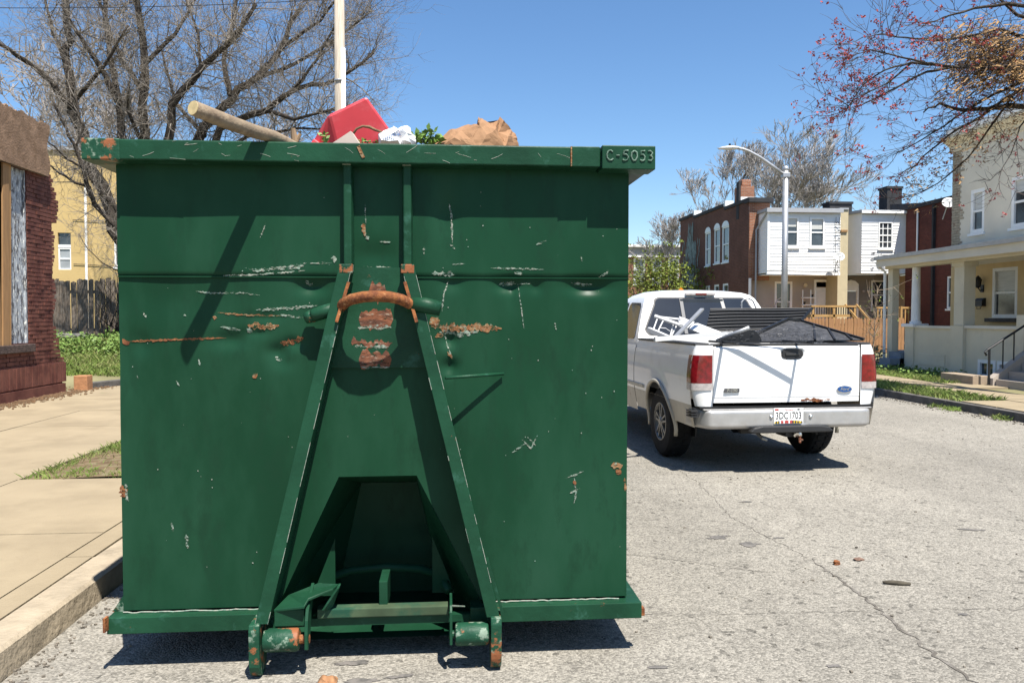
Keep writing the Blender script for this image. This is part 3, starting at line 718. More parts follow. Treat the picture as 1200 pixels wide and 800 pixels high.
sc = [  # thin scratches: points, width px, material
 ([(288,314),(300,317),(340,313),(352,311)],2.4,0),([(335,314),(350,313),(358,308)],3.5,0),([(355,309),(390,308)],1.3,0),([(262,323),(300,322),(358,317)],1.6,0),
 ([(228,341),(245,343),(285,343),(305,346)],1.5,0),([(300,363),(340,361),(372,358)],2.6,0),([(255,366),(285,369),(330,370)],1.8,1),([(325,369),(355,372)],1.6,0),
 ([(290,381),(310,383),(327,381)],5.5,2),([(258,383),(282,387)],1.8,0),([(249,371),(254,372)],4,2),([(289,384),(295,390)],4,0),([(328,402),(340,401),(356,396)],5,3),
 ([(146,400),(180,399),(225,397),(264,396)],2.0,3),([(322,418),(330,422)],2.6,0),([(297,438),(300,443)],5,2),([(143,397),(150,404)],4,3),
 ([(505,382),(525,384),(560,384),(588,385)],7,2),([(515,389),(540,392),(560,389)],4,0),([(505,372),(514,380)],8,2),([(510,395),(520,392)],4,2),
 ([(506,320),(533,322)],4,0),([(585,333),(606,332)],3.2,0),([(606,333),(622,332)],1.2,0),([(575,314),(610,315),(637,316)],1.5,0),([(602,319),(612,321)],2,0),
 ([(668,331),(685,334),(695,333)],2.4,0),([(700,326),(710,320),(712,316)],2,0),([(526,235),(529,255),(530,285)],1.6,0),([(527,286),(533,292)],2.5,0),
 ([(497,290),(497,298)],1.6,0),([(628,287),(640,282)],1.4,0),([(525,330),(520,345),(518,365)],1.5,0),([(607,332),(610,355),(614,385)],.9,0),
 ([(612,515),(622,525),(630,510)],1.5,0),([(600,530),(615,520)],1.6,0),([(618,512),(628,522)],1.2,0),([(662,560),(675,556),(684,552)],1.5,0),([(668,578),(680,572)],1.4,0),([(673,560),(675,575),(673,590)],1.6,0),([(672,563),(675,568)],3,3),
 ([(716,546),(730,545)],5,2),([(722,550),(728,555)],4,3),([(732,560),(733,575)],3,2),([(143,568),(146,582)],6,3),([(147,566),(150,590)],2.4,0),
 ([(218,626),(220,642)],2.6,0),([(201,612),(203,622)],1.6,0),([(524,412),(530,420)],3,2),([(509,418),(511,422)],3,3),([(520,385),(524,405),(530,418)],1.0,0),
 ([(358,328),(362,334),(366,331)],2,0),([(168,366),(171,372)],2,0),([(213,368),(218,370)],1.4,0),([(428,240),(429,262)],1.0,0),([(426,262),(428,277)],4,2),([(445,283),(458,284)],1.4,0),([(432,281),(430,276)],3,0),
 ([(415,314),(440,315),(461,314)],3.0,0),([(388,303),(395,304)],5,0),([(680,300),(682,308)],1.2,0),([(650,378),(652,388)],1.4,0),([(530,310),(545,309)],1,0),
 ([(305,280),(312,262)],.9,0),([(232,420),(234,428)],1.4,0),([(160,440),(162,444)],1.2,0),([(206,446),(210,452)],1.4,0)]
MM = [M_CHIPS, M_OCHRE, M_OCHRE, M_RUSTF]
for k, (p, wd, mi) in enumerate(sc):
    offx = .0022
    o = flake('rust_scrape' if mi else 'paint_scratch', MM[mi], p, wd, k+50, rag=.7, off=.0026)
r = random.Random(12); mb = MB()
for _ in range(90):      # tiny chips scattered over the sheet
    x = r.uniform(XL+.03, XR-.03); z = r.uniform(.3, 2.2)
    if z < RT+.05 and -.8 < x < .2: continue
    if abs(r.gauss(0,1)) < .4 and z > 1.9: continue
    s = r.uniform(.0010, .0034); n = 6; vs = [(x, fy(x,z)-.0028, z)] + [(x+s*r.uniform(.5,1.3)*math.cos(i), fy(x,z)-.0028, z+s*r.uniform(.5,1.6)*math.sin(i)) for i in [2*PI*j/n for j in range(n)]]
    mb.add(vs, [(0,i+1,(i+1)%n+1) for i in range(n)])
tag(mb.build('paint_chips', M_CHIP, dm), kind='stuff')
# scratches on the rim front
mb = MB(); r = random.Random(31)
for _ in range(28):
    x = r.uniform(-1.4, .68); z = r.uniform(2.285, 2.36); a = r.gauss(0, .35); ln = r.uniform(.01, .07)
    mb.tube([(x,3.5895,z),(x+ln*math.cos(a)*.6,3.5895,max(2.28,min(2.362,z+ln*math.sin(a)*.5))),(x+ln*math.cos(a),3.5895,max(2.28,min(2.362,z+ln*math.sin(a))))], r.uniform(.0005,.0013), 4)
tag(mb.build('rim_scratches', M_CHIP, dm), kind='stuff')
MB().beam((-.395,3.588,2.352),(-.372,3.588,2.300),.014,.003,(0,1,0)).build('rust_scrape', M_OCHRE, dm)

# ------------------------------------------------------------------ things lying in the dumpster
def rag_prism(): pass
# heap of rubbish filling it to the brim
r = random.Random(77); mb = MB()
mb.grid(lambda u, v: (XL+.02+(XR-XL-.04)*u, YF+.05+(YB-YF-.1)*v, 2.27+.05*math.sin(u*9)*math.sin(v*14)+r.uniform(-.03,.03)), 24, 40)
tag(mb.build('rubbish_heap', pm('mixed_rubbish', (.17,.13,.09), rough=.9, var=.5, vscale=5, bump=.02, bscale=18), smooth=False), kind='stuff')
lg = thing('cut_branch', (-.8,3.6,2.39), 'peeled pale branch with a sawn end jutting over the rim of the dumpster', 'branch')
pts = [(-1.001,3.255,2.420),(-.96,3.32,2.412),(-.90,3.42,2.402),(-.84,3.53,2.397),(-.775,3.65,2.398),(-.70,3.85,2.385),(-.6,4.15,2.32)]
MB().tube(pts, [.030,.031,.031,.030,.029,.028,.026], 16).build('bark', pm('peeled_wood', (.33,.25,.165), rough=.85, var=.22, vscale=9, stretch=(2,2,2), bump=.003, bscale=40, col2=(.24,.17,.11), s2=14, t2=.56), lg, smooth=True)
d = (Vector(pts[0])-Vector(pts[1])).normalized()
MB().tube([Vector(pts[0])+d*.0005, Vector(pts[0])+d*.003], .0285, 16).build('sawn_end', pm('sawn_wood', (.66,.52,.27), rough=.8, var=.15, vscale=50), lg)
# broken wood stubs
st = thing('broken_stick', (-.73,3.82,2.40), 'forked brown stick end standing between the sawn branch and the red bin', 'stick')
MB().tube([(-.735,3.84,2.33),(-.715,3.83,2.42),(-.722,3.82,2.478)], [.022,.018,.011], 8).build('stem', pm('raw_stick', (.36,.24,.14), rough=.9, var=.3, vscale=20), st)
MB().tube([(-.715,3.83,2.41),(-.69,3.83,2.455)], [.014,.008], 6).build('fork', MATS['raw_stick'], st)
MB().tube([(-.80,3.86,2.33),(-.775,3.86,2.44)], [.014,.010], 6).build('splinter', M_BARK, st)
# red bin lying upside down on its side
bn = thing('storage_bin', (-.45,4.2,2.42), 'red plastic bin tipped upside down on top of the rubbish', 'bin')
M_RED = pm('red_plastic', (.66,.06,.075), raw=True, rough=.45, spec=.4, var=.12, vscale=4, col2=(.70,.16,.17), s2=7, t2=.62, soft2=.15)
def tap(c, M, w0, d0, w1, d1, h):
    vs = [(-w0,-d0,0),(w0,-d0,0),(w0,d0,0),(-w0,d0,0),(-w1,-d1,h),(w1,-d1,h),(w1,d1,h),(-w1,d1,h)]
    return [M @ Vector(v) + Vector(c) for v in vs], [(0,3,2,1),(4,5,6,7),(0,1,5,4),(1,2,6,5),(2,3,7,6),(3,0,4,7)]
# front quad of the bin from photo corners, extruded away from the eye
A = at_Y(384,134,4.10); Bp = at_Y(430,112,4.10); Cp = at_Y(463,158,4.16); Dp = at_Y(398,190,4.16)
bk = Vector((-.10,.30,-.06)); lf = Vector((-.13,.16,-.19))
mb = MB().add([A,Bp,Cp,Dp,A+bk,Bp+bk,Cp+bk+Vector((.02,0,-.04)),Dp+bk], [(0,1,2,3),(7,6,5,4),(0,4,5,1),(1,5,6,2),(2,6,7,3),(3,7,4,0)])
mb.build('shell', M_RED, bn, bevel=.016)
lip0 = at_Y(366,166,4.17); 
MB().beam(lip0+Vector((.0,.0,.0)), lip0+Vector((.07,.0,-.05)), .03,.035).build('bin_lip', M_RED, bn, bevel=.006)
# leaning left side of the bin
sA = at_Y(384,136,4.115); sB = at_Y(396,185,4.165); sC = at_Y(367,166,4.2); sD = at_Y(368,185,4.2)
MB().prism([sA, sB, sD, sC], (.01,.05,0)).build('bin_side', M_RED, bn)
# cardboard scrap, white bag, twig, leaves, paper bag
cd = MB().prism([at_Y(386,170,3.86), at_Y(411,153.5,3.86), at_Y(422,170,3.86)], (.01,.05,-.004)).build('cardboard', pm('pink_board', (.66,.55,.47), rough=.8, var=.07, vscale=12), loc=(-.46,3.86,2.41))
tag(cd, 'pale pinkish cardboard corner poking up in front of the red bin', 'cardboard')
def crumple(name, m, outline, Y0, depth, seed, parent=None, amp=.010):
    """closed crumpled body: front and back sheets of jittered triangles round an outline in the photo"""
    r = random.Random(seed); O = [at_Y(a, b, Y0) for a, b in outline]; n = len(O); c = sum(O, Vector())/n
    ring1 = [c.lerp(p, .62)+Vector((r.gauss(0,amp), -depth*.5*r.uniform(.3,1.3), r.gauss(0,amp))) for p in O]; ring2 = [c.lerp(p, .62)+Vector((r.gauss(0,amp), depth*.5*r.uniform(.3,1.3), r.gauss(0,amp))) for p in O]
    cf = c+Vector((0,-depth*.55,0)); cb = c+Vector((0,depth*.6,0)); vs = O+ring1+ring2+[cf,cb]; fs = []
    for i in range(n):
        j = (i+1) % n
        fs += [(i,j,n+i),(j,n+j,n+i),(j,i,2*n+j),(i,2*n+i,2*n+j),(n+i,n+j,3*n),(2*n+j,2*n+i,3*n+1)]
    return MB().add(vs, fs), O
mbg, _ = crumple('b', None, [(443,157),(450,153),(457,150.5),(463,149),(468,152),(466,158),(470,163),(470,172),(456,174),(444,172)], 3.93, .10, 3, amp=.004)
bagt = thing('plastic_bag', (-.28,3.95,2.44), 'crumpled white plastic bag with small blue lettering beside the red bin', 'bag')
M_BAGW = pm('white_plastic_film', (.82,.82,.82), rough=.35, var=.04, vscale=20)
mbg.build('printed_panel', M_BAGW, bagt)
mb2, _ = crumple('b', None, [(466,151),(470,148.5),(477,147),(481,150),(482,156),(487,160),(488,167),(484,173),(470,173),(468,163)], 3.97, .10, 9, amp=.008)
mb2.build('knot', M_BAGW, bagt)
M_BLUEINK = pm('blue_ink', (.05,.16,.45), rough=.6, var=.1)
mb = MB(); r = random.Random(4)      # faint blue print, too small to read
for k in range(9):
    px = 449.5+k*2.35; py = 161.5-k*.62+(.25*(k-4)**2*.12)
    a = at_Y(px, py, 3.868); h = .013; q = r.random()
    mb.beam((a.x,a.y,a.z-h/2),(a.x+.001,a.y,a.z+h/2),.0026,.002,(0,1,0))
    if q > .3: mb.beam((a.x,a.y,a.z+h*.4),(a.x+.006,a.y,a.z+h*.5),.0022,.002,(0,1,0))
    if q < .6: mb.beam((a.x,a.y,a.z-h*.4),(a.x+.006,a.y,a.z+h*r.uniform(-.4,.3)),.0022,.002,(0,1,0))
mb.build('blue_print', M_BLUEINK, bagt)
tw = MB().tube([at_Y(a,b,3.92) for a,b in ((413,158),(418,151),(425,148),(433,149),(440,152.5),(448,155))], [.006,.006,.006,.008,.007,.005], 6).build('twig', pm('bark_twig', (.23,.13,.07), rough=.9, var=.4, vscale=40), smooth=True, loc=(-.4,3.92,2.5))
tag(tw, 'bent thin brown twig arching across the red bin to the white bag', 'twig')
mb = MB(); r = random.Random(21)
for (px, py, n) in ((492,160,26),(500,161,26),(506,157,14),(499,166,20),(512,165,16),(486,163,12),(505,154,5)):
    leaves(mb, at_Y(px,py,4.0), (.03,.05,.015), n, r, .04)
for px in range(422,446,4): leaves(mb, at_Y(px,167,3.95), (.015,.03,.004), 6, r, .02)
for (px,py) in ((379,158),(383,163),(381,167)): leaves(mb, at_Y(px,py,3.95), (.008,.02,.02), 7, r, .03)
gl = mb.build('leafy_cuttings', pm('cut_leaf', (.17,.30,.05), rough=.5, var=.45, vscale=25), loc=(-.1,4.0,2.46), fix=False); tag(gl, 'green leafy garden cuttings between the white bag and the brown paper bag', 'cuttings', kind='stuff')
mb = MB()
for (a,b,c2,d2) in ((488,158,500,163),(492,155,497,167),(505,168,504,152)): mb.tube([at_Y(a,b,4.0),at_Y(c2,d2,4.0)],.004,5)
mb.build('stems', M_BARK, gl)['kind'] = 'stuff'
# brown paper bag: folded sheets built from facets
pb = thing('paper_bag', (.15,4.1,2.44), 'crumpled brown paper bag lying on the rubbish at the rim', 'bag')
M_PAPER = pm('brown_paper', (.40,.225,.12), rough=.8, spec=.2, var=.08, vscale=10, bump=.002, bscale=25)
def P3(a, b, y): return at_Y(a, b, y)
V = {k: P3(*v) for k, v in {'a':(505,172,4.0),'b':(527,152,4.06),'c':(545,147.5,4.12),'d':(559,145,4.06),'e':(560,136,4.02),'f':(565,139,3.98),'g':(574,145,4.0),'h':(583,142,4.12),'i':(586,136.5,4.08),'j':(590,141,4.05),'k':(600,152,4.12),'l':(607,162,4.15),'m':(608,174,4.15),
    'n':(593,174,3.96),'o':(580,153,3.94),'p':(569,143,3.97),'q':(562,147,3.95),'r':(555,160,3.93),'s':(541,152,3.98),'t':(552,164,3.92),'u':(533,162,3.93),'v':(521,169,3.95),'w':(530,176,3.94),'x':(560,176,3.90),'y':(584,156,4.02),'z':(596,160,4.0),'A':(528,160,3.97),'B':(570,158,3.925)}.items()}
keys = list(V); ix = {k: i for i, k in enumerate(keys)}
T = ['abA','bsA','bcs','cds','dqs','deq','efq','fpq','fgp','gop','gho','hio','ijy','oiy','jky','kzy','klz','lmz','mnz','nzy','noy','aAv','Asu','Avu','sqt','srt','qrt','qBr','qpB','poB','onB','Brx','Bnx','rtx','sut','utx','uwx','uvw','avw']
mb = MB(); mb.add([V[k] for k in keys], [tuple(ix[c] for c in t) for t in T])
bkk = [V[k]+Vector((0,.22,-.05)) for k in 'abcdhijklm']
o = len(mb.v); mb.v.extend(bkk); seq = [ix[k] for k in 'abcdhijklm']
for i in range(len(seq)-1): mb.f.append((seq[i], seq[i+1], o+i+1, o+i))
from mathutils import noise as _nz
me_ = mb.mesh('tmp_sheet', None); bm = bmesh.new(); bm.from_mesh(me_); bmesh.ops.subdivide_edges(bm, edges=bm.edges[:], cuts=3, use_grid_fill=True); bmesh.ops.triangulate(bm, faces=bm.faces[:])
for v in bm.verts:
    q = v.co*26; v.co += Vector((_nz.noise(q), _nz.noise(q+Vector((7,1,3))), _nz.noise(q+Vector((2,9,4)))))*.007 + Vector((_nz.noise(v.co*70), _nz.noise(v.co*70+Vector((5,5,5))), _nz.noise(v.co*70+Vector((9,2,1)))))*.0025
m3 = MB(); m3.add([v.co.copy() for v in bm.verts], [tuple(v.index for v in f.verts) for f in bm.faces]); bm.free(); bpy.data.meshes.remove(me_)
m3.build('paper_sheet', M_PAPER, pb)
# litter on the road
def chunk(name, label, cat, loc, sx, sy, sz, m, rot, seed):
    r = random.Random(seed); bm = bmesh.new(); bmesh.ops.create_icosphere(bm, subdivisions=2, radius=1)
    for v in bm.verts:
        k = 1+r.uniform(-.22,.22); v.co = Vector((max(-.8,min(.8,v.co.x))*sx*k, max(-.8,min(.8,v.co.y))*sy*k, max(-.7,min(.7,v.co.z))*sz*k))
    me = bpy.data.meshes.new(name); bm.to_mesh(me); bm.free(); me.materials.append(m)
    o = bpy.data.objects.new(name, me); C.objects.link(o); o.location = loc; o.rotation_euler = (0, .05, rot); return tag(o, label, cat)
chunk('brick_chip', 'small orange brick chip on the asphalt beside the crack', 'debris', (2.49,4.88,.012), .026,.02,.02, M_RUST, .2, 1)
chunk('paper_scrap', 'flat brown cardboard scrap on the asphalt just beyond the orange brick chip', 'debris', (2.68,4.96,.006), .045,.03,.008, pm('brown_scrap', (.22,.13,.09), rough=.9, var=.3, vscale=30), .5, 2)
tag(MB().tube([(2.585,4.50,.012),(2.63,4.485,.014),(2.68,4.47,.013),(2.735,4.46,.010)], [.007,.014,.014,.008], 7).build('stick', pm('grey_stick', (.10,.085,.06), rough=.95, var=.4, vscale=40), loc=(2.66,4.48,0), smooth=True), 'short dark grey stick lying alone on the asphalt right of the crack', 'stick')
lf = thing('dead_leaf', (-.53,3.44,0), 'curled dry brown leaf on the asphalt in front of the dumpster', 'leaf')
mb = MB(); mb.grid(lambda u, v: (-.57+.085*u, 3.39+.10*v, .006+.045*math.sin(PI*u)*(.4+.6*math.sin(PI*v))*abs(math.sin(5*v+u*2))**.5+.01*math.sin(9*u)), 9, 9)
mb.build('blade', pm('leaf_brown', (.38,.19,.085), rough=.8, var=.4, vscale=30), lf, smooth=True)
MB().tube([(-.52,3.42,.03),(-.48,3.38,.01),(-.46,3.35,.006)], .0025, 5).build('stalk', MATS['leaf_brown'], lf)
# ------------------------------------------------------------------ pickup truck (local frame: x right, y forward from the rear bumper, z up)
TX, TY, TA = 3.44, 7.74, math.radians(3.0)
tr = thing('pickup_truck', (TX, TY, 0), 'white extended cab pickup truck parked beyond the dumpster with scrap heaped in its bed', 'pickup truck', rotz=TA, local=True)
TM = Matrix.Translation((TX, TY, 0)) @ Matrix.Rotation(TA, 4, 'Z'); TI = TM.inverted()
def at_T(px, py, yl):
    o = TI @ EV; d = TI.to_3x3() @ ray(px, py); return o + d * ((yl - o.y) / d.y)
AX_R, AX_F, WR = 1.20, 4.72, .395
def side_x(z):      # half width of the body against height
    pts = [(.40,.935),(.50,.955),(.66,.985),(.80,1.0),(1.0,1.0),(1.15,.985),(1.24,.965),(1.30,.945),(1.33,.93)]
    for (a, b), (c, d) in zip(pts, pts[1:]):
        if z <= c: t = max(0, (z-a)/(c-a)); return b+(d-b)*t
    return pts[-1][1]
def z_bot(y, base):
    for ax in (AX_R, AX_F):
        dy = abs(y-ax)
        if dy < .465: return max(base, WR+math.sqrt(.465**2-dy**2))
    return base
def side_panel(nm, m, y0, y1, z0, z1, s, extra=0., taper=0):
    ny = max(6, int((y1-y0)/.035)); nz = 16; mb = MB()
    def fn(u, v):
        y = y0+(y1-y0)*u; zt = z1(y) if callable(z1) else z1; zb = min(z_bot(y, z0), zt-.001); z = zb+(zt-zb)*v
        x = side_x(z)+extra
        for ax in (AX_R, AX_F):       # swelling over the wheel arch
            q = ((y-ax)/.56)**2+((z-WR)/.62)**2
            if q < 1: x += .020*(1-q)
        if y < .12: x -= .05*(1-y/.12)**2
        if y > 5.2: x -= .25*((y-5.2)/.5)**2
        return (s*x, y, z)
    mb.grid(fn, ny, nz); return mb.build(nm, m, tr, smooth=True)
BT = 1.305
for s in (-1, 1):
    side_panel('bed_side', M_WHITE, .128, 2.12, .70, BT, s)
    side_panel('lower_bed_trim', M_BEIGE, .128, 2.12, .47, .70, s)
    side_panel('cab_side', M_WHITE, 2.14, 4.10, .70, 1.24, s)
    side_panel('fender', M_WHITE, 4.12, 5.55, .70, lambda y: 1.22-.10*((y-4.1)/1.45)**2, s)
    side_panel('lower_body_trim', M_BEIGE, 2.14, 5.5, .42, .70, s)
    # moulding groove along the lower body
    MB().box(s*1.0-.012, s*1.0+.012, 1.72, 4.2, .735, .775).build('side_moulding', M_BEIGE, tr, bevel=.004)
    for ax in (AX_R, AX_F):
        pts = [(s*(side_x(min(1.2,WR+.47*math.sin(a)))+.020*max(0,math.sin(a))), ax+.472*math.cos(a), WR+.472*math.sin(a)) for a in [math.radians(-12+204*i/26) for i in range(27)]]
        MB().tube(pts, .022, 8).build('arch_moulding', M_BEIGE, tr, smooth=True)
        MB().prism([(s*.70, ax+.462*math.cos(a), WR+.462*math.sin(a)) for a in [math.radians(-15+210*i/20) for i in range(21)]], (s*.012,0,0)).build('wheel_well', M_BLACK, tr)
        MB().tube([(s*.70, ax, WR+.2),(s*.95, ax, WR+.2)], .001, 4) 
    # bed rail cap, inner wall
    MB().box(min(s*.955,s*.80), max(s*.955,s*.80), .14, 2.12, BT-.005, BT+.018).build('bed_rail_cap', M_PLASTIC, tr, bevel=.008)
    MB().box(min(s*.83,s*.80), max(s*.83,s*.80), .14, 2.12, .72, BT-.004).build('bed_inner_wall', M_WHITE, tr)
MB().box(-.80,.80,.14,2.1,.72,.74).build('bed_floor', M_BLACK, tr)
MB().box(-.93,.93,2.10,2.12,.72,BT).build('bed_front_wall', M_WHITE, tr)
# rear corner posts beside the tailgate
for s in (-1, 1):
    mb = MB()
    mb.grid(lambda u, v: (s*((.795)+ (side_x(.48+(BT-.48)*v)-.795)*math.sin(u*PI/2)), .055+.075*(1-math.cos(u*PI/2)), .69+(BT-.69)*v), 8, 14)
    mb.build('rear_post', M_WHITE, tr, smooth=True)
    # tail lamp wrapping the corner
    def lamp(z0, z1, nm, m):
        mb = MB()
        mb.grid(lambda u, v: (s*(.802+(side_x(z0+(z1-z0)*v)+.006-.802)*math.sin(min(1,u*1.3)*PI/2)), .046+.075*(1-math.cos(min(1,u*1.3)*PI/2))+(.10*max(0,u-.77)/.23), z0+(z1-z0)*v), 12, 8)
        return mb.build(nm, m, tr, smooth=True)
    lamp(.925, 1.205, 'tail_lamp', M_REDLENS); lamp(.855, .922, 'reversing_lamp', M_CLEARLENS)
# tailgate
def tg(u, v):
    x = -.785+1.57*u; z = .725+.575*v
    y = .050+.012*(2*u-1)**2
    if v > .93: y += .05*((v-.93)/.07)**2
    if v < .10: y += .006
    if .135 > v > .10: y += .003
    q = ((x-.05)/.115)**4+((z-1.215)/.055)**4
    if q < 1.6: y += .03*max(0, min(1, (1.6-q)))
    return (x, y, z)
tgo = MB().grid(tg, 90, 60).build('tailgate', M_WHITE, tr, smooth=True)
MB().box(-.785,.785,.10,.14,.725,1.298).build('tailgate_inner', M_WHITE, tr)
MB().box(-.79,.79,.085,.15,1.296,1.318).build('tailgate_cap', M_PLASTIC, tr, bevel=.008)
hd = MB().prism([(.05+.112*math.copysign(abs(math.cos(a))**.6, math.cos(a)), .046, 1.215+.052*math.copysign(abs(math.sin(a))**.7, math.sin(a))) for a in [2*PI*i/28 for i in range(28)]], (0,.02,0)).build('tailgate_handle', M_PLASTIC, tr, bevel=.004)
MB().box(-.03,.12,.034,.05,1.20,1.222).build('handle_lever', pm('satin_black', (.05,.05,.052), rough=.3), hd, bevel=.004)
bd = MB().box(-.675,-.515,.041,.052,.832,.872).build('model_badge', pm('badge_grey', (.10,.10,.105), rough=.4), tr, bevel=.003)
def TMX(x, y, z): return Matrix.Translation((x, y, z)) @ Matrix.Rotation(PI/2, 4, 'X')
text_mesh('badge_letters', 'F-150', .047, M_BRIGHT, bd, TMX(-.595,.0405,.852), .0015, .1, bold=.0008)
ov = MB().prism([(.615+.083*math.cos(a), .045, .85+.036*math.sin(a)) for a in [2*PI*i/32 for i in range(32)]], (0,.012,0)).build('oval_emblem', M_BRIGHT, tr)
MB().prism([(.615+.077*math.cos(a), .0425, .85+.0315*math.sin(a)) for a in [2*PI*i/32 for i in range(32)]], (0,.005,0)).build('blue_field', pm('emblem_blue', (.02,.10,.33), rough=.25, coat=.5, var=.05), ov)
text_mesh('script', 'Ford', .048, M_BRIGHT, ov, TMX(.612,.0418,.851), .0008, .35, bold=.0006)
r = random.Random(6); mb = MB()
for k in range(26):
    x = .30+r.gauss(0,.06); z = .732+abs(r.gauss(0,.009)); s = r.uniform(.006,.022)
    mb.add([(x+s*r.uniform(.6,1.5)*math.cos(a)*1.4, .0555-.0002*k, z+s*.5*r.uniform(.6,1.4)*math.sin(a)) for a in [2*PI*i/8 for i in range(8)]], [tuple(range(8))])
mb.build('rust_spot', M_RUST, tr)
# bumper
def bump(u, v):
    x = -.985+1.97*u; e = max(0, abs(x)-.80)/.185
    z0 = .462+.0*e; z = z0+.205*v
    y = -.005+.045*(1-min(1,math.sin(PI*min(1,max(0,v)))*1.9))**2+.30*e**2.6+ (.035 if v > .97 else 0)
    z += -.0+.02*e*(1-v)
    if abs(x) < .17 and .15 < v < .95: y += .02
    return (x, y, z)
MB().grid(bump, 80, 14).build('bumper', M_CHROME, tr, smooth=True)
MB().box(-.90,.90,.02,.16,.655,.667).build('bumper_top', M_CHROME, tr, bevel=.004)
MB().box(-.93,.93,.05,.10,.672,.69).build('bumper_gap', M_BLACK, tr)
for s in (-1,): 
    for k in range(3): MB().box(s*.965-.05,s*.965+.02,.05,.20,.585+k*.026,.600+k*.026).build('step_rib', M_PLASTIC, tr)
pad = []
for x, z in ((-.44,.440),(-.40,.478),(-.31,.498),(.31,.498),(.40,.480),(.45,.440),(.40,.428),(-.40,.426)): pad.append((x, -.055, z))
MB().prism(pad, (0,.09,0)).build('step_pad', M_PLASTIC, tr, bevel=.012)
for x in (-.20,.22): MB().lathe([(.0,-.02),(.014,-.018),(.02,-.008),(.022,0)], (x,.0,.585), 'y', 12).build('bumper_bolt', M_BRIGHT, tr, smooth=True)
MB().box(-.26,.28,.012,.02,.535,.66).build('plate_recess', M_CHROME, tr)
pl = MB().box(-.175,.140,-.012,-.004,.512,.672).build('licence_plate', pm('plate_white', (.80,.80,.78), rough=.45, var=.03), tr, bevel=.003)
text_mesh('plate_number', '3DC1703', .088, pm('plate_black', (.02,.02,.022), rough=.5), pl, TMX(-.018,-.0128,.592) @ Matrix.Diagonal((.80,1.15,1,1)), .0006, bold=.0008)
text_mesh('plate_state', 'Maryland', .026, pm('plate_red', (.55,.08,.07), rough=.5), pl, TMX(-.018,-.0128,.656), .0005, .2)
r = random.Random(9); cols = [pm('plate_yellow', (.75,.50,.03), rough=.5), MATS['plate_black'], MATS['plate_red'], MATS['plate_white']]
for k in range(22):
    x = -.168+.0136*k; c_ = cols[[0,1,0,1,3,2,2,3,2,2,2,3,2,2,1,0,1,0,1,0,0,1][k]]; hh = .012+.012*math.sin(k/21*PI)+.004*(k % 2)
    MB().box(x, x+.013, -.0132, -.0118, .517, .517+hh+.006).build('flag_band', c_, pl)
MB().box(-.165,-.125,-.0132,-.0118,.648,.666).build('sticker', MATS['plate_red'], pl); MB().box(.075,.10,-.0132,-.0118,.650,.664).build('sticker', MATS['plate_black'], pl)
# hitch
MB().box(-.42,.42,.22,.28,.385,.445).build('hitch_beam', M_BLACK, tr)
MB().box(-.03,.11,.02,.24,.375,.43).build('hitch_receiver', M_BLACK, tr)
MB().lathe([(.008,0),(.02,.0),(.02,.025),(.014,.035),(.03,.05),(.03,.07),(.016,.088)], (.10,-.02,.39), 'z', 14).build('hitch_ball', M_BRIGHT, tr, smooth=True)
MB().tube([(.06,-.005,.42),(.06,-.03,.40)], .03, 10).build('hitch_pin', M_BRIGHT, tr)
MB().box(.09,.135,-.03,.0,.340,.358).build('hitch_nut', M_RUSTR, tr, bevel=.006)
MB().tube([(.10,-.02,.32),(.10,-.02,.39)], .014, 8).build('ball_shank', M_RUSTR, tr)
MB().tube([(-.30,.15,.42),(-.26,.05,.36),(-.22,.03,.35)], .018, 8).build('trailer_socket', M_ALLOY, tr)
# chassis, axle, spare wheel, exhaust
for s in (-1, 1): MB().box(s*.45-.04,s*.45+.04,.2,5.3,.48,.60).build('chassis_rail', M_BLACK, tr)
MB().cyl((-.8,AX_R,WR),(.8,AX_R,WR),.05,10).build('rear_axle', M_BLACK, tr); MB().lathe([(.06,-.12),(.15,-.08),(.15,.08),(.06,.12)], (0,AX_R,WR), 'x', 12).build('differential', M_BLACK, tr)
MB().cyl((-.8,AX_F,WR),(.8,AX_F,WR),.04,8).build('front_axle', M_BLACK, tr)
MB().lathe([(.1,-.09),(.33,-.10),(.37,-.06),(.37,.06),(.33,.10),(.1,.09)], (0,.72,.50), 'z', 22).build('spare_wheel', M_RUBBER, tr, auto=40)
MB().box(-.7,.7,2.0,4.3,.42,.62).build('underbody', M_BLACK, tr)
MB().tube([(.42,2.0,.46),(.5,.9,.5),(.72,.55,.42)], .03, 8).build('exhaust_pipe', M_ALLOY, tr)
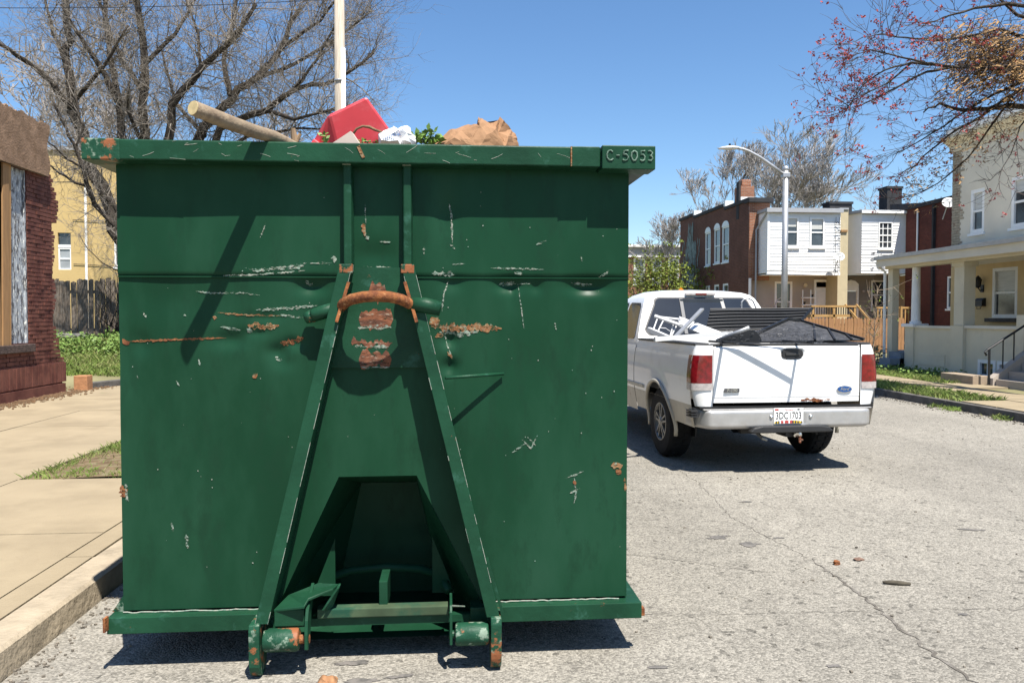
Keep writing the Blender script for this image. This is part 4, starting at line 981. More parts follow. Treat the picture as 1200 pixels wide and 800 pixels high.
# wheels
def wheel(x, y, s):
    t = MB().lathe([(.20,-.125),(.29,-.135),(.36,-.128),(.385,-.105),(WR,-.07),(WR+.002,0),(WR,.07),(.385,.105),(.36,.128),(.29,.135),(.20,.125)], (x,y,WR), 'x', 40, caps=False).build('tyre', M_RUBBER, tr, auto=30)
    mb = MB()
    for i in range(30):        # tread blocks
        a = 2*PI*i/30
        for w0 in (-.075,.02):
            c_ = Vector((x+w0+.028, y+math.cos(a+(.05 if w0>0 else 0))*(WR+.003), WR+math.sin(a+(.05 if w0>0 else 0))*(WR+.003))); d = Vector((0,-math.sin(a),math.cos(a))); mb.beam(c_-d*.026, c_+d*.026, .05, .012, (0, math.cos(a), math.sin(a)))
    tb = mb.build('tread', M_RUBBER, t); tb['kind'] = 'stuff'
    xo = x+s*.10
    rm = MB().lathe([(.19,-.02*s),(.215,.0),(.218,.028*s),(.205,.032*s),(.195,.0),(.19,-.015*s)], (xo,y,WR), 'x', 32, caps=False).build('rim', M_ALLOY, t, smooth=True)
    mb = MB()
    mb.lathe([(.0,-.01*s),(.065,-.01*s),(.06,.02*s),(.035,.035*s),(.0,.036*s)], (xo,y,WR), 'x', 16)
    for i in range(5):
        a = 2*PI*i/5+.3; u = Vector((0, math.cos(a), math.sin(a))); v = Vector((0,-math.sin(a),math.cos(a)))
        for q in (-.022,.022): mb.beam(Vector((xo+s*.012,y,WR))+u*.04+v*q*.6, Vector((xo+s*.008,y,WR))+u*.205+v*q*1.9, .020, .022, (1,0,0))
    mb.build('spokes', M_ALLOY, t)
    MB().cyl((xo-s*.03,y,WR),(xo-s*.055,y,WR),.19,24).build('brake_disc', M_BLACK, t)
for y in (AX_R, AX_F):
    for s in (-1, 1): wheel(s*.835, y, s)
# cab greenhouse: cross sections lofted from the rear window to the windscreen
def half(yb, yt, y_w):   # not used directly
    pass
CZ = [(1.235,.955),(1.30,.945),(1.40,.912),(1.60,.842),(1.76,.780),(1.83,.745),(1.875,.690),(1.900,.600),(1.915,.40),(1.922,0)]
def rear_y(z): return 2.14+.40*max(0,(z-1.30))/.62
def front_y(z): return 4.35-1.10*max(0,(z-1.15))/.75
mb = MB(); ny = 18
prof = [(-x, z) for z, x in CZ] + [(x, z) for z, x in reversed(CZ[:-1])]
roofcrown = lambda t: .035*math.sin(PI*min(1,max(0,t)))**.7
def cabp(i, t):
    x, z = prof[i]; ya, yb_ = rear_y(z), front_y(z); y = ya+(yb_-ya)*t
    return (x, y, z + roofcrown(t)*max(0,(z-1.83)/.09)*.8)
n_ = len(prof); vs = [cabp(i, j/ny) for j in range(ny+1) for i in range(n_)]
fs = [(j*n_+i, j*n_+i+1, (j+1)*n_+i+1, (j+1)*n_+i) for j in range(ny) for i in range(n_-1)]
h_ = n_//2
for e in (0, ny*n_):
    for i in range(h_): fs.append((e+i, e+i+1, e+n_-2-i, e+n_-1-i) if i < h_-1 else (e+i, e+i+1, e+n_-1-i))
mb.add(vs, fs); mb.build('cab_roof', M_WHITE, tr, auto=32)
def on_rear(x, z, off): return (x, rear_y(z)-off, z)
def rr(x0t, x0b, z0, z1, rad, n=6):      # rounded trapezoid in (x,z), symmetric
    pts = []
    for cx, cz, a0 in ((x0t-rad, z1-rad, 0), (-x0t+rad, z1-rad, 90), (-x0b+rad, z0+rad, 180), (x0b-rad, z0+rad, 270)):
        for i in range(n+1):
            a = math.radians(a0+90*i/n); pts.append((cx+rad*math.cos(a), cz+rad*math.sin(a)))
    return pts
MB().prism([on_rear(x, z, .004) for x, z in rr(.655,.835,1.345,1.845,.09)], (0,.004,0)).build('rear_window_seal', M_PLASTIC, tr)
rw = MB().prism([on_rear(x, z, .010) for x, z in rr(.635,.812,1.362,1.828,.08)], (0,.004,0)).build('rear_window', M_GLASS, tr)
fr = MB()
for a, b in (((-.30,1.37),(-.275,1.825)),((.30,1.37),(.275,1.825)),((-.29,1.79),(.29,1.79))):
    fr.beam(on_rear(a[0],a[1],.014), on_rear(b[0],b[1],.014), .045 if a[0]!=-.29 else .06, .012, (0,1,0))
fr.build('slider_frame', pm('tinted_frame', (.035,.042,.055), rough=.3, spec=.6), rw)
MB().prism([on_rear(x, z, .018) for x, z in rr(.262,.285,1.39,1.765,.02)], (0,.003,0)).build('slider_pane', M_GLASS, rw)
MB().box(-.21,.20,2.46,2.56,1.868,1.900).build('third_brake_lamp', M_CLEARLENS, tr, bevel=.006)
MB().box(-.075,.075,2.452,2.47,1.871,1.897).build('brake_lens', M_REDLENS, tr, bevel=.003)
def on_side(y, z, s, off):
    for (z0,x0),(z1,x1) in zip(CZ, CZ[1:]):
        if z <= z1: x = x0+(x1-x0)*(z-z0)/(z1-z0); break
    return (s*(x+off), y, z)
for s in (-1, 1):
    for nm, P in (('quarter_window', [(2.30,1.34),(2.50,1.72),(2.58,1.77),(2.98,1.78),(3.02,1.74),(3.02,1.34),(2.97,1.31),(2.34,1.31)]), ('door_window', [(3.10,1.31),(3.10,1.74),(3.14,1.78),(3.42,1.78),(3.95,1.35),(3.95,1.31)])):
        a = [on_side(y, z, s, .010) for y, z in P]; b = [on_side(y, z, s, -.02) for y, z in P]; n = len(P)
        MB().add(a+b, [tuple(range(n)), tuple(reversed(range(n,2*n)))]+[(i,(i+1)%n,(i+1)%n+n,i+n) for i in range(n)]).build(nm, M_GLASS, tr)
    d = MB()
    for yy in (3.06, 4.08): d.tube([(s*1.004,yy,.72),(s*1.0,yy,1.0),(s*.964,yy,1.235)], .005, 4)
    d.build('door_gap', M_BLACK, tr)['kind'] = 'stuff'
    MB().box(min(s*.985,s*1.012),max(s*.985,s*1.012),3.16,3.32,1.08,1.12).build('door_handle', M_PLASTIC, tr, bevel=.006)
    MB().prism([(s*.96,3.95,1.30),(s*1.16,3.90,1.29),(s*1.18,3.90,1.47),(s*.99,3.95,1.44)], (0,.09,0)).build('wing_mirror', M_PLASTIC, tr, bevel=.02)
MB().prism([(-.70,front_y(1.80)+.01,1.80),(.70,front_y(1.80)+.01,1.80),(.90,front_y(1.26)+.01,1.26),(-.90,front_y(1.26)+.01,1.26)], (0,.006,.003)).build('windscreen', M_GLASS, tr)
MB().grid(lambda u, v: ((-.96+1.92*u)*(1-.06*v), 4.05+1.55*v, 1.245-.16*v**2+.035*math.sin(PI*u)), 16, 10).build('bonnet', M_WHITE, tr, smooth=True)
MB().box(-.80,.80,5.50,5.60,.70,1.06).build('grille', M_PLASTIC, tr, bevel=.02)
for s in (-1,1): MB().box(s*.70-.16,s*.70+.16,5.52,5.62,.82,1.03).build('headlight', M_CLEARLENS, tr, bevel=.03)
MB().box(-.96,.96,5.52,5.74,.46,.68).build('front_bumper', M_CHROME, tr, bevel=.04)
MB().box(-.9,.9,2.2,4.3,.62,1.22).build('cab_floor', M_BLACK, tr)

# ------------------------------------------------------------------ scrap in the truck bed (each resting on the load, things of their own)
def W(p): return TM @ Vector(p)
heap = MB(); r = random.Random(15)
heap.grid(lambda u, v: tuple(W((-.78+1.56*u, .16+1.9*v, 1.18+.10*math.sin(PI*u)*math.sin(PI*v)+r.uniform(-.03,.03)))), 14, 14)
hp = heap.build('scrap_heap', pm('black_scrap', (.03,.03,.032), rough=.6, var=.5, vscale=9)); tag(hp, kind='stuff')
M_SHEET = pm('black_sheet_metal', (.022,.023,.025), rough=.38, spec=.5, var=.25, vscale=4, bump=.001, bscale=10)
# back corrugated sheet, standing lengthways over the rails
cs = thing('corrugated_sheet', W((.2,1.3,1.3)), 'black ribbed metal sheet standing across the truck bed behind the other scrap', 'metal sheet')
A = at_T(826,389,1.25); B = at_T(832,362,1.45); D = at_T(950,361,1.45); E_ = at_T(935,384,1.25)
mb = MB()
def shf(u, v):
    p = (A*(1-v)+B*v)*(1-u)+(E_*(1-v)+D*v)*u
    return W(p+Vector((0,.012*math.cos(v*2*PI*7)-.01,.004*math.sin(u*7))))
mb.grid(shf, 10, 84); mb.build('sheet', M_SHEET, cs, smooth=True)
mb = MB(); mb.tube([W(A),W(E_)], .01, 6); mb.tube([W(B),W(D)], .008, 6); mb.build('sheet_edge', M_BLACK, cs)
MB().beam(W(at_T(938,377,1.2)), W(at_T(952,361,1.25)), .03,.02).build('sheet_post', M_SHEET, cs)
# front panel: louvred black panel lying over the right rail
lp = thing('louvred_panel', W((.5,.5,1.33)), 'black framed panel lying slanted over the right of the truck bed above the tailgate', 'metal panel')
Q = [at_T(867,400,.35), at_T(923,374,1.0), at_T(938,376,1.05), at_T(1012,398,.40)]
mb = MB(); mb.prism([W(q) for q in Q], (0,.01,-.012)); mb.build('panel', pm('dusty_black', (.045,.046,.05), rough=.6, var=.5, vscale=14, bump=.006, bscale=40, col2=(.10,.10,.105), s2=30, t2=.6), lp)
for a, b in ((Q[0],Q[1]),(Q[1],Q[2]),(Q[2],Q[3])): MB().beam(W(a)+Vector((0,-.005,.006)), W(b)+Vector((0,-.005,.006)), .035, .025).build('panel_frame', M_BLACK, lp)
for t, t2 in ((.22,.60),(.45,.76),(.72,.90)): MB().beam(W(Q[2].lerp(Q[3],t))+Vector((0,-.006,.008)), W(Q[0].lerp(Q[3],t2))+Vector((0,-.006,.008)), .02, .015).build('panel_slat', M_BLACK, lp)
# tangled wire netting in front of the sheet
mb = MB(); r = random.Random(23)
for _ in range(300):
    p = at_T(r.uniform(852,965), r.uniform(386,401), r.uniform(.3,.6)); a = r.uniform(0,2*PI); s = r.uniform(.02,.05)
    mb.tube([W(p), W(p+Vector((s*math.cos(a),r.uniform(-.02,.02),s*.35*math.sin(a)))), W(p+Vector((s*math.cos(a+.8)*1.5,0,s*.4*math.sin(a+.8))))], .0022, 3)
wn = mb.build('wire_netting', pm('grey_wire', (.16,.16,.165), rough=.5, metal=.5, var=.3), loc=W((.2,.45,1.31))); tag(wn, 'tangle of grey wire netting on the truck bed just above the tailgate', 'netting', kind='stuff')
# dark curved lid and pole
ld = MB().prism([W(at_T(a,b,.32)) for a,b in ((843,400),(853,392),(865,387),(878,386),(887,389),(892,396),(893,401))], (0,.02,0)).build('black_lid', M_BLACK, loc=W((-.2,.32,1.3))); tag(ld, 'black half round lid standing on the truck tailgate behind the grey pole', 'lid')
tag(MB().tube([W(at_T(840,399,.34)), W(at_T(878,384,.08))], [.019,.022], 10).build('grey_pole', M_GALV, loc=W((-.4,.2,1.33)), smooth=True), 'grey pole with capped end leaning over the tailgate left of the wire netting', 'pole')
# protruding black frame over the tailgate
fm = thing('folding_frame', W((-.2,.1,1.33)), 'thin black metal frame sticking out over the truck tailgate and shading it', 'frame')
p1 = at_T(845,401,.10); p2 = at_T(933,401,.10)
o1 = Vector((p1.x,-.24,1.335)); o2 = Vector((p2.x,-.24,1.335))
MB().beam(W((p1.x,.4,1.335)), W(o1), .03,.02).build('frame_tube', M_BLACK, fm); MB().beam(W((p2.x,.4,1.335)), W(o2), .024,.02).build('frame_tube', M_BLACK, fm)
MB().beam(W((p1.x-.05,.06,1.338)), W((p2.x,-.14,1.338)), .022,.016).build('frame_tube', M_BLACK, fm)
MB().beam(W((p1.x+.1,.10,1.335)), W((p2.x,.0,1.335)), .018,.014).build('frame_tube', M_BLACK, fm)
# white wire rack, boards, pipes
wr = thing('wire_rack', W((-.7,1.2,1.3)), 'small white wire rack tipped over at the left front of the truck bed', 'rack')
M_WPL = pm('white_enamel', (.62,.62,.61), raw=True, rough=.35, var=.04)
def T3(a, b, y): return W(at_T(a, b, y))
MB().tube([T3(767.5,370.5,1.2),T3(797,381,1.0)], .022, 8).build('top_rail', M_WPL, wr); MB().tube([T3(769,371.5,1.3),T3(797,374.5,1.4)], .016, 8).build('top_rail', M_WPL, wr); MB().tube([T3(796,374.5,1.4),T3(798,381.5,1.0)], .018, 8).build('end_rail', M_WPL, wr)
for a, b, c_, d in ((770,374,765,388),(777,376,770,390),(789,380,785,395),(793,381,787,393)): MB().tube([T3(a,b,1.1),T3(c_,d,1.0)], .008, 6).build('rack_wire', M_WPL, wr)
MB().tube([T3(774,384,1.05),T3(780,384.5,1.05),T3(785,388,1.05)], .004, 5).build('rack_wire', M_WPL, wr)
tag(MB().beam(T3(760,386,.95), T3(782,395.5,.7), .05,.05).build('white_post', M_WPL, loc=W((-.8,.8,1.33))), 'short white post end lying below the tipped wire rack', 'post')
tag(MB().beam(T3(767,397.5,.5), T3(858,390.5,.75), .036,.045).build('white_pipe', M_WPL, loc=W((-.6,.6,1.34))), 'long white pipe lying along the left rail of the truck bed', 'pipe')
b1 = MB().prism([T3(796,370.5,1.3),T3(814,377,1.2),T3(806,384,1.0),T3(802,385,1.0)], (0,.02,-.008)).build('white_board', M_WPL, loc=W((-.4,1.1,1.36))); tag(b1, 'small white board corner standing next to the wire rack', 'board')
b2 = MB().prism([T3(812,379,1.15),T3(818,378.5,1.15),T3(848,390,.8),T3(840,393,.7),T3(826,392.5,.7),T3(808,385,1.0)], (0,.03,-.012)).build('white_board', M_WPL, loc=W((-.3,.9,1.35))); tag(b2, 'large white board lying flat between the wire rack and the black sheet', 'board')
tag(MB().beam(T3(792,394,.6), T3(823,362,1.0), .045,.02).build('metal_strut', M_GALV, loc=W((-.5,.8,1.35))), 'grey slotted metal strut leaning up against the black ribbed sheet', 'strut')
tag(MB().tube([T3(869,361,1.6),T3(869,354,1.6),T3(872,350.5,1.6),T3(877,349.5,1.6),T3(882,352,1.6),T3(886,361,1.6)], .010, 8).build('metal_hoop', M_GALV, loc=W((.2,1.6,1.5))), 'thin grey hoop rising behind the ribbed sheet before the rear window', 'hoop')
# ------------------------------------------------------------------ brick ruin at the left
ruin = thing('brick_ruin', (-7.5, 14, .13), 'ruined red painted brick building with a boarded window and brown stucco top', 'building')
XF = -7.45
r = random.Random(41)
def end_y(z):     # ragged end of the brickwork
    if z < .78: return 16.05
    if z < 1.15: return 15.95-.14*(z-.78)/.37
    if z < 3.3: return 15.74+.06*math.sin(z*7)
    return 15.9-.45*max(0, z-3.75)
BW = (14.27, 14.80, 1.12, 4.17)
bk_ = MB(); z = .14; row = 0
while z < 4.25:
    y = 11.0 + (.11 if row % 2 else 0); ye = end_y(z)+r.choice((0,.03,.06,-.04,.02))
    while y < ye:
        y1 = min(y+.205, ye)
        if not (13.60 < (y+y1)/2 < BW[1] and BW[2] < z+.03 < BW[3]) and y1-y > .03:
            pr = r.uniform(-.006,.010); 
            ya, yb_ = y, y1
            if BW[2] < z+.03 < BW[3] and y < BW[1] < y1: ya = BW[1]
            bk_.box(XF-.11, XF+pr, ya, yb_, z, z+.062)
        y += .218
    z += .075; row += 1
tag(bk_.build('bricks', M_OXBRICK, ruin), kind='stuff')
mb = MB()
wall_holes(mb, 'x', XF-.012, 6.0, 15.70, .10, 4.25, [(13.6,BW[1]+.0,BW[2],BW[3])], -.25)
mb.box(-13,XF-.02,15.42,15.62,.1,4.2); mb.box(-13,-12.8,6,15.4,.1,5); mb.box(-12.8,XF-.02,5.8,6,.1,5)
mb.build('masonry_core', M_MORTAR, ruin)
MB().box(XF-.08,XF+.05,11,16.02,.12,.30).build('plinth', M_OXBRICK, ruin)
mb = MB()          # soldier course of upright bricks along the base
y = 11.0
while y < 16.05: mb.box(XF,XF+.028+r.uniform(-.004,.008),y,y+.062,.33,.70); y += .075
tag(mb.build('soldier_course', M_OXBRICK, ruin), kind='stuff')
MB().box(XF-.10,XF+.075,11,14.88,.96,1.10).build('sill', pm('dark_stone_sill', (.09,.06,.05), rough=.9, var=.5, vscale=14, bump=.015, bscale=30), ruin, bevel=.01)
# boards in the opening
def board(y0, y1, z0, z1, x, m, nm, lean=0.): 
    return MB().add([(x,y0,z0),(x,y1,z0),(x,y1+lean,z1),(x,y0+lean,z1),(x-.03,y0,z0),(x-.03,y1,z0),(x-.03,y1+lean,z1),(x-.03,y0+lean,z1)], [(0,1,2,3),(7,6,5,4),(0,4,5,1),(1,5,6,2),(2,6,7,3),(3,7,4,0)]).build(nm, m, ruin)
board(14.29,14.79,1.11,4.17,XF-.05,M_PEEL,'peeling_board')
board(14.755,14.80,1.11,4.17,XF-.02,M_PEEL,'window_jamb')
board(13.92,14.10,1.10,4.17,XF+.03,M_PLY,'plywood_strip',.10); board(12.2,13.90,1.10,4.17,XF+.01,M_PLY,'plywood_sheet')
board(14.10,14.20,1.10,4.17,XF+.012,pm('tan_stud', (.50,.28,.11), rough=.8, var=.1, vscale=4),'wood_stud',.10)
mb = MB()
def stc(u, v):
    y = 6.0+9.42*u; z = 4.17+.95*v
    if v > .9: z += .022*math.sin(y*7)+.018*math.sin(y*17)
    return (XF+.10+.004*math.sin(y*9+z*13)+.003*math.sin(y*23)*math.sin(z*19), y+(.05*math.sin(z*9) if u == 1 else 0), z)
mb.grid(stc, 120, 14)
mb.build('stucco_band', M_STUCCO, ruin, smooth=True)
MB().box(-13,XF+.09,6,15.40,4.18,4.24).build('lintel', M_OLDWOOD, ruin); MB().box(-13,XF+.085,6,15.38,4.24,5.04).build('upper_wall', M_STUCCO, ruin)
mb = MB()
for _ in range(160):
    y = r.uniform(12.5,15.4); s = r.uniform(.02,.06); mb.beam((XF+.03+r.uniform(-.1,.05),y,5.06),(XF+.03+r.uniform(-.12,.06),y+s*2,5.10+r.uniform(0,.05)),s,s*.6)
tag(mb.build('crumbled_edge', M_STUCCO, ruin), kind='stuff')
lb = MB().box(-7.36,-7.10,16.25,16.5,.10,.42).build('terracotta_block', pm('orange_brick', (.50,.24,.11), rough=.85, var=.2, vscale=9, bump=.01), loc=(-7.23,16.37,.1), bevel=.012); tag(lb, 'orange terracotta block lying at the corner of the brick ruin', 'block')
sb = MB().beam((-7.35,16.75,.17),(-6.2,18.9,.19),.20,.14).build('edging_stone', M_KERBD, loc=(-6.8,17.8,.1), bevel=.01); tag(sb, 'dark edging stone between the pavement and the weedy lawn', 'edging')
bb = MB().box(-11.0,-10.2,23.35,23.6,.6,1.10).build('concrete_block', pm('pale_concrete', (.38,.36,.32), rough=.9, var=.2), loc=(-10.6,23.5,.7), bevel=.01); tag(bb, 'pale concrete block half hidden at the foot of the old plank fence', 'block')

# ------------------------------------------------------------------ old plank fence
of = thing('plank_fence', (-9, 24, .85), 'weathered grey plank fence with gaps and creeper stems behind the lawn', 'fence')
r = random.Random(51); x = -13.2; srcs = []
while x < -3.5:
    wd = r.uniform(.13,.155); mb = MB(); h0 = r.uniform(1.86,2.0); t = r.uniform(-.02,.02)
    mb.prism([(x,24,.72),(x+wd,24,.72),(x+wd+t,24,.72+h0-r.uniform(0,.05)),(x+wd*.5+t,24,.72+h0-.005),(x+t,24,.72+h0-r.uniform(0,.06))], (0,.02,0)).build('plank', M_OLDWOOD, of)
    x += wd+r.choice((.006,.008,.01,.035))
for z in (1.15, 2.25): MB().box(-13.3,-3.4,24.022,24.07,z,z+.09).build('rail', M_OLDWOOD, of)
x = -13
while x < -3: MB().box(x,x+.1,24.07,24.17,.6,2.55).build('post', M_OLDWOOD, of); x += 2.3

# ------------------------------------------------------------------ window builder
def window(parent, axis, pos, u0, u1, z0, z1, fw=.07, proud=.04, pane=M_PANE, frame=M_WTRIM, sill=True, mid=True, cols=1, rows=1, arch=False, inset=0.0, curtain_reflection=0.):
    """frame + pane + sash rail (+ sill) as window > pane, sash; faces -axis"""
    def bx(mb, a, b, c, d, p0, p1):
        if axis == 'y': mb.box(a, b, pos+p0, pos+p1, c, d)
        else: mb.box(pos+p0, pos+p1, a, b, c, d)
        return mb
    mb = MB()
    bx(mb,u0,u0+fw,z0,z1,-proud,.012); bx(mb,u1-fw,u1,z0,z1,-proud,.012); bx(mb,u0+fw,u1-fw,z1-fw,z1,-proud,.012); bx(mb,u0+fw,u1-fw,z0,z0+fw,-proud,.012)
    wo = mb.build('window', frame, parent)
    bx(MB(),u0+fw,u1-fw,z0+fw,z1-fw,.010-.004+inset,.016+inset).build('pane', pane, wo)
    mb = MB(); zm = (z0+z1)/2
    if mid: bx(mb,u0+fw,u1-fw,zm-.03,zm+.03,-proud*.6,.008+inset)
    for k in range(1, cols): c = u0+(u1-u0)*k/cols; bx(mb,c-.018,c+.018,z0+fw,z1-fw,-proud*.4,.006+inset)
    for k in range(1, rows):
        c = z0+(z1-z0)*k/rows
        if not (mid and abs(c-zm) < .05): bx(mb,u0+fw,u1-fw,c-.018,c+.018,-proud*.42,.005+inset)
    if mb.v: mb.build('sash', frame, wo)
    if curtain_reflection: bx(MB(),u0+fw+.01,u1-fw-.01,z1-fw-(z1-z0-2*fw)*curtain_reflection,z1-fw-.004,.003+inset,.0055+inset).build('curtain_reflection', M_CURTREFL, wo)  # pale upper panel: curtains and white glass reflection painted as one colour
    if sill: bx(MB(),u0-.04,u1+.04,z0-.075,z0-.003,-proud-.06,.012).build('sill', frame, wo)
    return wo

M_CURTREFL = pm('pale_curtain_reflection', (.50,.50,.47), raw=True, rough=.35, spec=.6, var=.12, vscale=3, stretch=(1,1,9))  # pale tone for curtains, with the window's white reflection painted in
# ------------------------------------------------------------------ yellow building beyond the plank fence
yb = thing('yellow_house', (-11, 32, .8), 'yellow stucco two storey building behind the plank fence', 'building')
mb = MB(); wall_holes(mb,'y',32.0,-24,-5.2,.3,7.95,[(-14.98,-14.50,3.38,4.80),(-12.9,-12.0,3.5,5.2)],.12)
mb.quad((-5.2,32,.3),(-5.2,40,.3),(-5.2,40,7.95),(-5.2,32,7.95)); mb.quad((-24,32,.3),(-24,40,.3),(-24,40,7.95),(-24,32,7.95)); mb.quad((-24,32,7.9),(-5.2,32,7.9),(-5.2,40,7.9),(-24,40,7.9)); mb.quad((-24,40,.3),(-5.2,40,.3),(-5.2,40,7.95),(-24,40,7.95))
mb.build('wall', M_YELLOW, yb)
MB().box(-24.1,-5.1,31.9,32.3,7.952,8.06).build('coping', M_GSIDE, yb)
window(yb,'y',32.06,-14.98,-14.50,3.38,4.22,.05,.03,M_PANEB,M_WTRIM,sill=False,mid=True)
MB().box(-14.98,-14.50,32.02,32.09,4.23,4.34).build('window_head', M_WTRIM, yb); MB().box(-14.98,-14.50,32.07,32.1,4.34,4.79).build('dark_opening', M_PANE, yb)
window(yb,'y',32.06,-12.9,-12.0,3.5,5.2,.07,.03,M_PANE,M_WTRIM)
MB().tube([(-13.92,31.95,.9),(-13.90,31.95,7.9)],.05,8).build('downpipe', M_PVC, yb)
mb = MB()
for z in (3.55,5.25): mb.tube([(-14.4,31.97,z+.05),(-12.6,31.97,z-.05),(-9,31.97,z-.1)],.012,4)
mb.build('wall_cable', M_BLACK, yb)

# ------------------------------------------------------------------ utility pole
up = thing('utility_pole', (-2.56,19.5,.12), 'tall wooden utility pole with a white conduit strapped to it', 'pole')
MB().tube([(-2.57,19.5,.1),(-2.57,19.5,11.5)],[.16,.105],14).build('shaft', M_POLEW, up, smooth=True)
MB().tube([(-2.475,19.40,.1),(-2.475,19.40,7.97)],.052,10).build('conduit', M_PVC, up, smooth=True)
for z in (5.9,7.2): MB().lathe([(.145,0),(.15,.01),(.15,.03),(.145,.04)],(-2.56,19.49,z),'z',14).build('strap', M_GALV, up)
MB().box(-3.7,-1.4,19.35,19.45,10.6,10.72).build('cross_arm', M_POLEW, up)
def wire(name, label, a, b, sag, rad=.008):
    a = Vector(a); b = Vector(b); pts = [a.lerp(b,t/24)-Vector((0,0,sag*4*(t/24)*(1-t/24))) for t in range(25)]
    o = MB().tube(pts, rad, 5).build(name, M_BLACK, loc=a); return tag(o, label, 'cable')
wire('overhead_wire','thin overhead wire crossing the bare trees left of the utility pole', (-2.6,19.45,9.15), (-17,18.6,8.45), .25)

# ------------------------------------------------------------------ row of houses across the yards
def siding(mb, x0, x1, y, z0, z1, step, holes=()):
    z = z0
    while z < z1-.01:
        zt = min(z+step, z1)
        spans = [(x0,x1)]
        for h in holes:
            if h[2] < (z+zt)/2 < h[3]:
                spans = [q for s in spans for q in (((s[0],min(s[1],h[0])),(max(s[0],h[1]),s[1])) if h[0] < s[1] and h[1] > s[0] else (s,)) if q[1]-q[0] > .01]
        for a, b in spans:
            mb.add([(a,y-.028,z),(b,y-.028,z),(b,y-.006,zt),(a,y-.006,zt),(a,y,z),(b,y,z)], [(0,1,2,3),(0,4,5,1)])
        z = zt
def side_siding(mb, x, y0, y1, z0, z1, step):
    z = z0
    while z < z1-.01:
        zt = min(z+step,z1); mb.add([(x-.028,y0,z),(x-.028,y1,z),(x-.006,y1,zt),(x-.006,y0,zt),(x,y0,z),(x,y1,z)], [(0,3,2,1),(0,1,5,4)]); z = zt
# big brick end house with the tall arched windows
bh = thing('brick_house', (14.4,42,.12), 'dark red brick end house with stepped roofline, arched windows and blue green vine stain', 'house')
BX = 14.40
HN = [(39.9,40.95,4.40,6.26),(41.25,42.2,4.42,6.28),(42.75,43.7,4.38,6.24)]
HL = [(39.95,40.8,2.2,3.28),(41.35,42.15,2.2,3.28),(42.8,43.6,2.2,3.28)]
mb = MB(); wall_holes(mb,'x',BX,37.2,48.5,.1,7.02,HN+HL,.14)
mb.quad((BX,48.5,.1),(22,48.5,.1),(22,48.5,7.02),(BX,48.5,7.02)); mb.quad((BX,37.8,6.4),(18,37.8,6.4),(18,48.5,6.4),(BX,48.5,6.4))
for (a,b,zz) in ((37.2,40.5,7.09),(40.5,45.7,7.28),(45.7,48.5,7.45)): mb.box(BX,BX+.28,a,b,7.02,zz)
mb.build('wall', M_BRICK, bh)
for (a,b,zz) in ((37.1,40.5,7.10),(40.5,45.7,7.29),(45.7,48.6,7.46)): MB().box(BX-.07,BX+.35,a,b,zz,zz+.16).build('coping', M_ROOFD, bh)
for yy, z0 in ((40.5,7.27),(45.7,7.46)): MB().box(BX-.08,BX+.36,yy-.25,yy-.004,z0,z0+.28).build('white_flashing', M_WTRIM, bh)
for h in HN+HL:
    w_ = window(bh,'x',BX+.07,h[0],h[1],h[2],h[3],.10,.05,M_PANE,pm('pale_blue_frame',(.70,.78,.80),rough=.6,var=.06),sill=True)
    if h in HN:
        mb = MB(); yc = (h[0]+h[1])/2; rr_ = (h[1]-h[0])/2
        mb.prism([(BX-.015, yc+rr_*math.cos(a), h[3]-.02+.30*math.sin(a)) for a in [PI*i/10 for i in range(11)]], (.02,0,0)); mb.build('arched_head', MATS['pale_blue_frame'], w_)
r = random.Random(61); mb = MB()
for _ in range(320):     # old creeper stain climbing the wall
    y = r.gauss(46.2,.75); z = r.uniform(2.9,6.85)
    if z > 6.0 and abs(y-46.4) > .5: continue
    if y < 44.6: continue
    s = r.uniform(.06,.22); mb.add([(BX-.022+r.uniform(-.004,.004), y+s*.5*r.uniform(.5,1.3)*math.cos(a), z+s*1.7*r.uniform(.5,1.3)*math.sin(a)) for a in [2*PI*i/7 for i in range(7)]], [tuple(range(7))])
tag(mb.build('creeper', pm('blue_green_lichen',(.20,.27,.25),rough=.9,var=.4,vscale=3,col2=(.34,.42,.41),s2=5), bh, fix=False), kind='stuff')
# rear brick return
MB().box(BX+.002,15.4,37.12,37.20,3.3,7.0).build('brick_return', M_BRICKL, bh)
MB().box(BX-.1,15.5,36.9,37.6,7.02,7.22).build('rear_cornice', M_ROOFD, bh)
MB().box(BX-.015,BX+.09,37.05,37.118,.3,3.4).build('white_corner_board', M_WTRIM, bh)
MB().box(BX+.1,BX+.80,38.6,39.4,7.1,8.05).build('chimney', M_BRICKL, bh); MB().box(BX-.02,BX+.08,38.5,38.85,6.4,8.25).build('flue', M_ROOFD, bh); MB().box(BX+.2,BX+.7,38.7,39.3,8.05,8.38).build('chimney_cap', M_BRICKL, bh, bevel=.05); MB().box(BX+.1,BX+.81,38.585,38.599,7.1,7.5).build('chimney_flashing', M_WTRIM, bh)

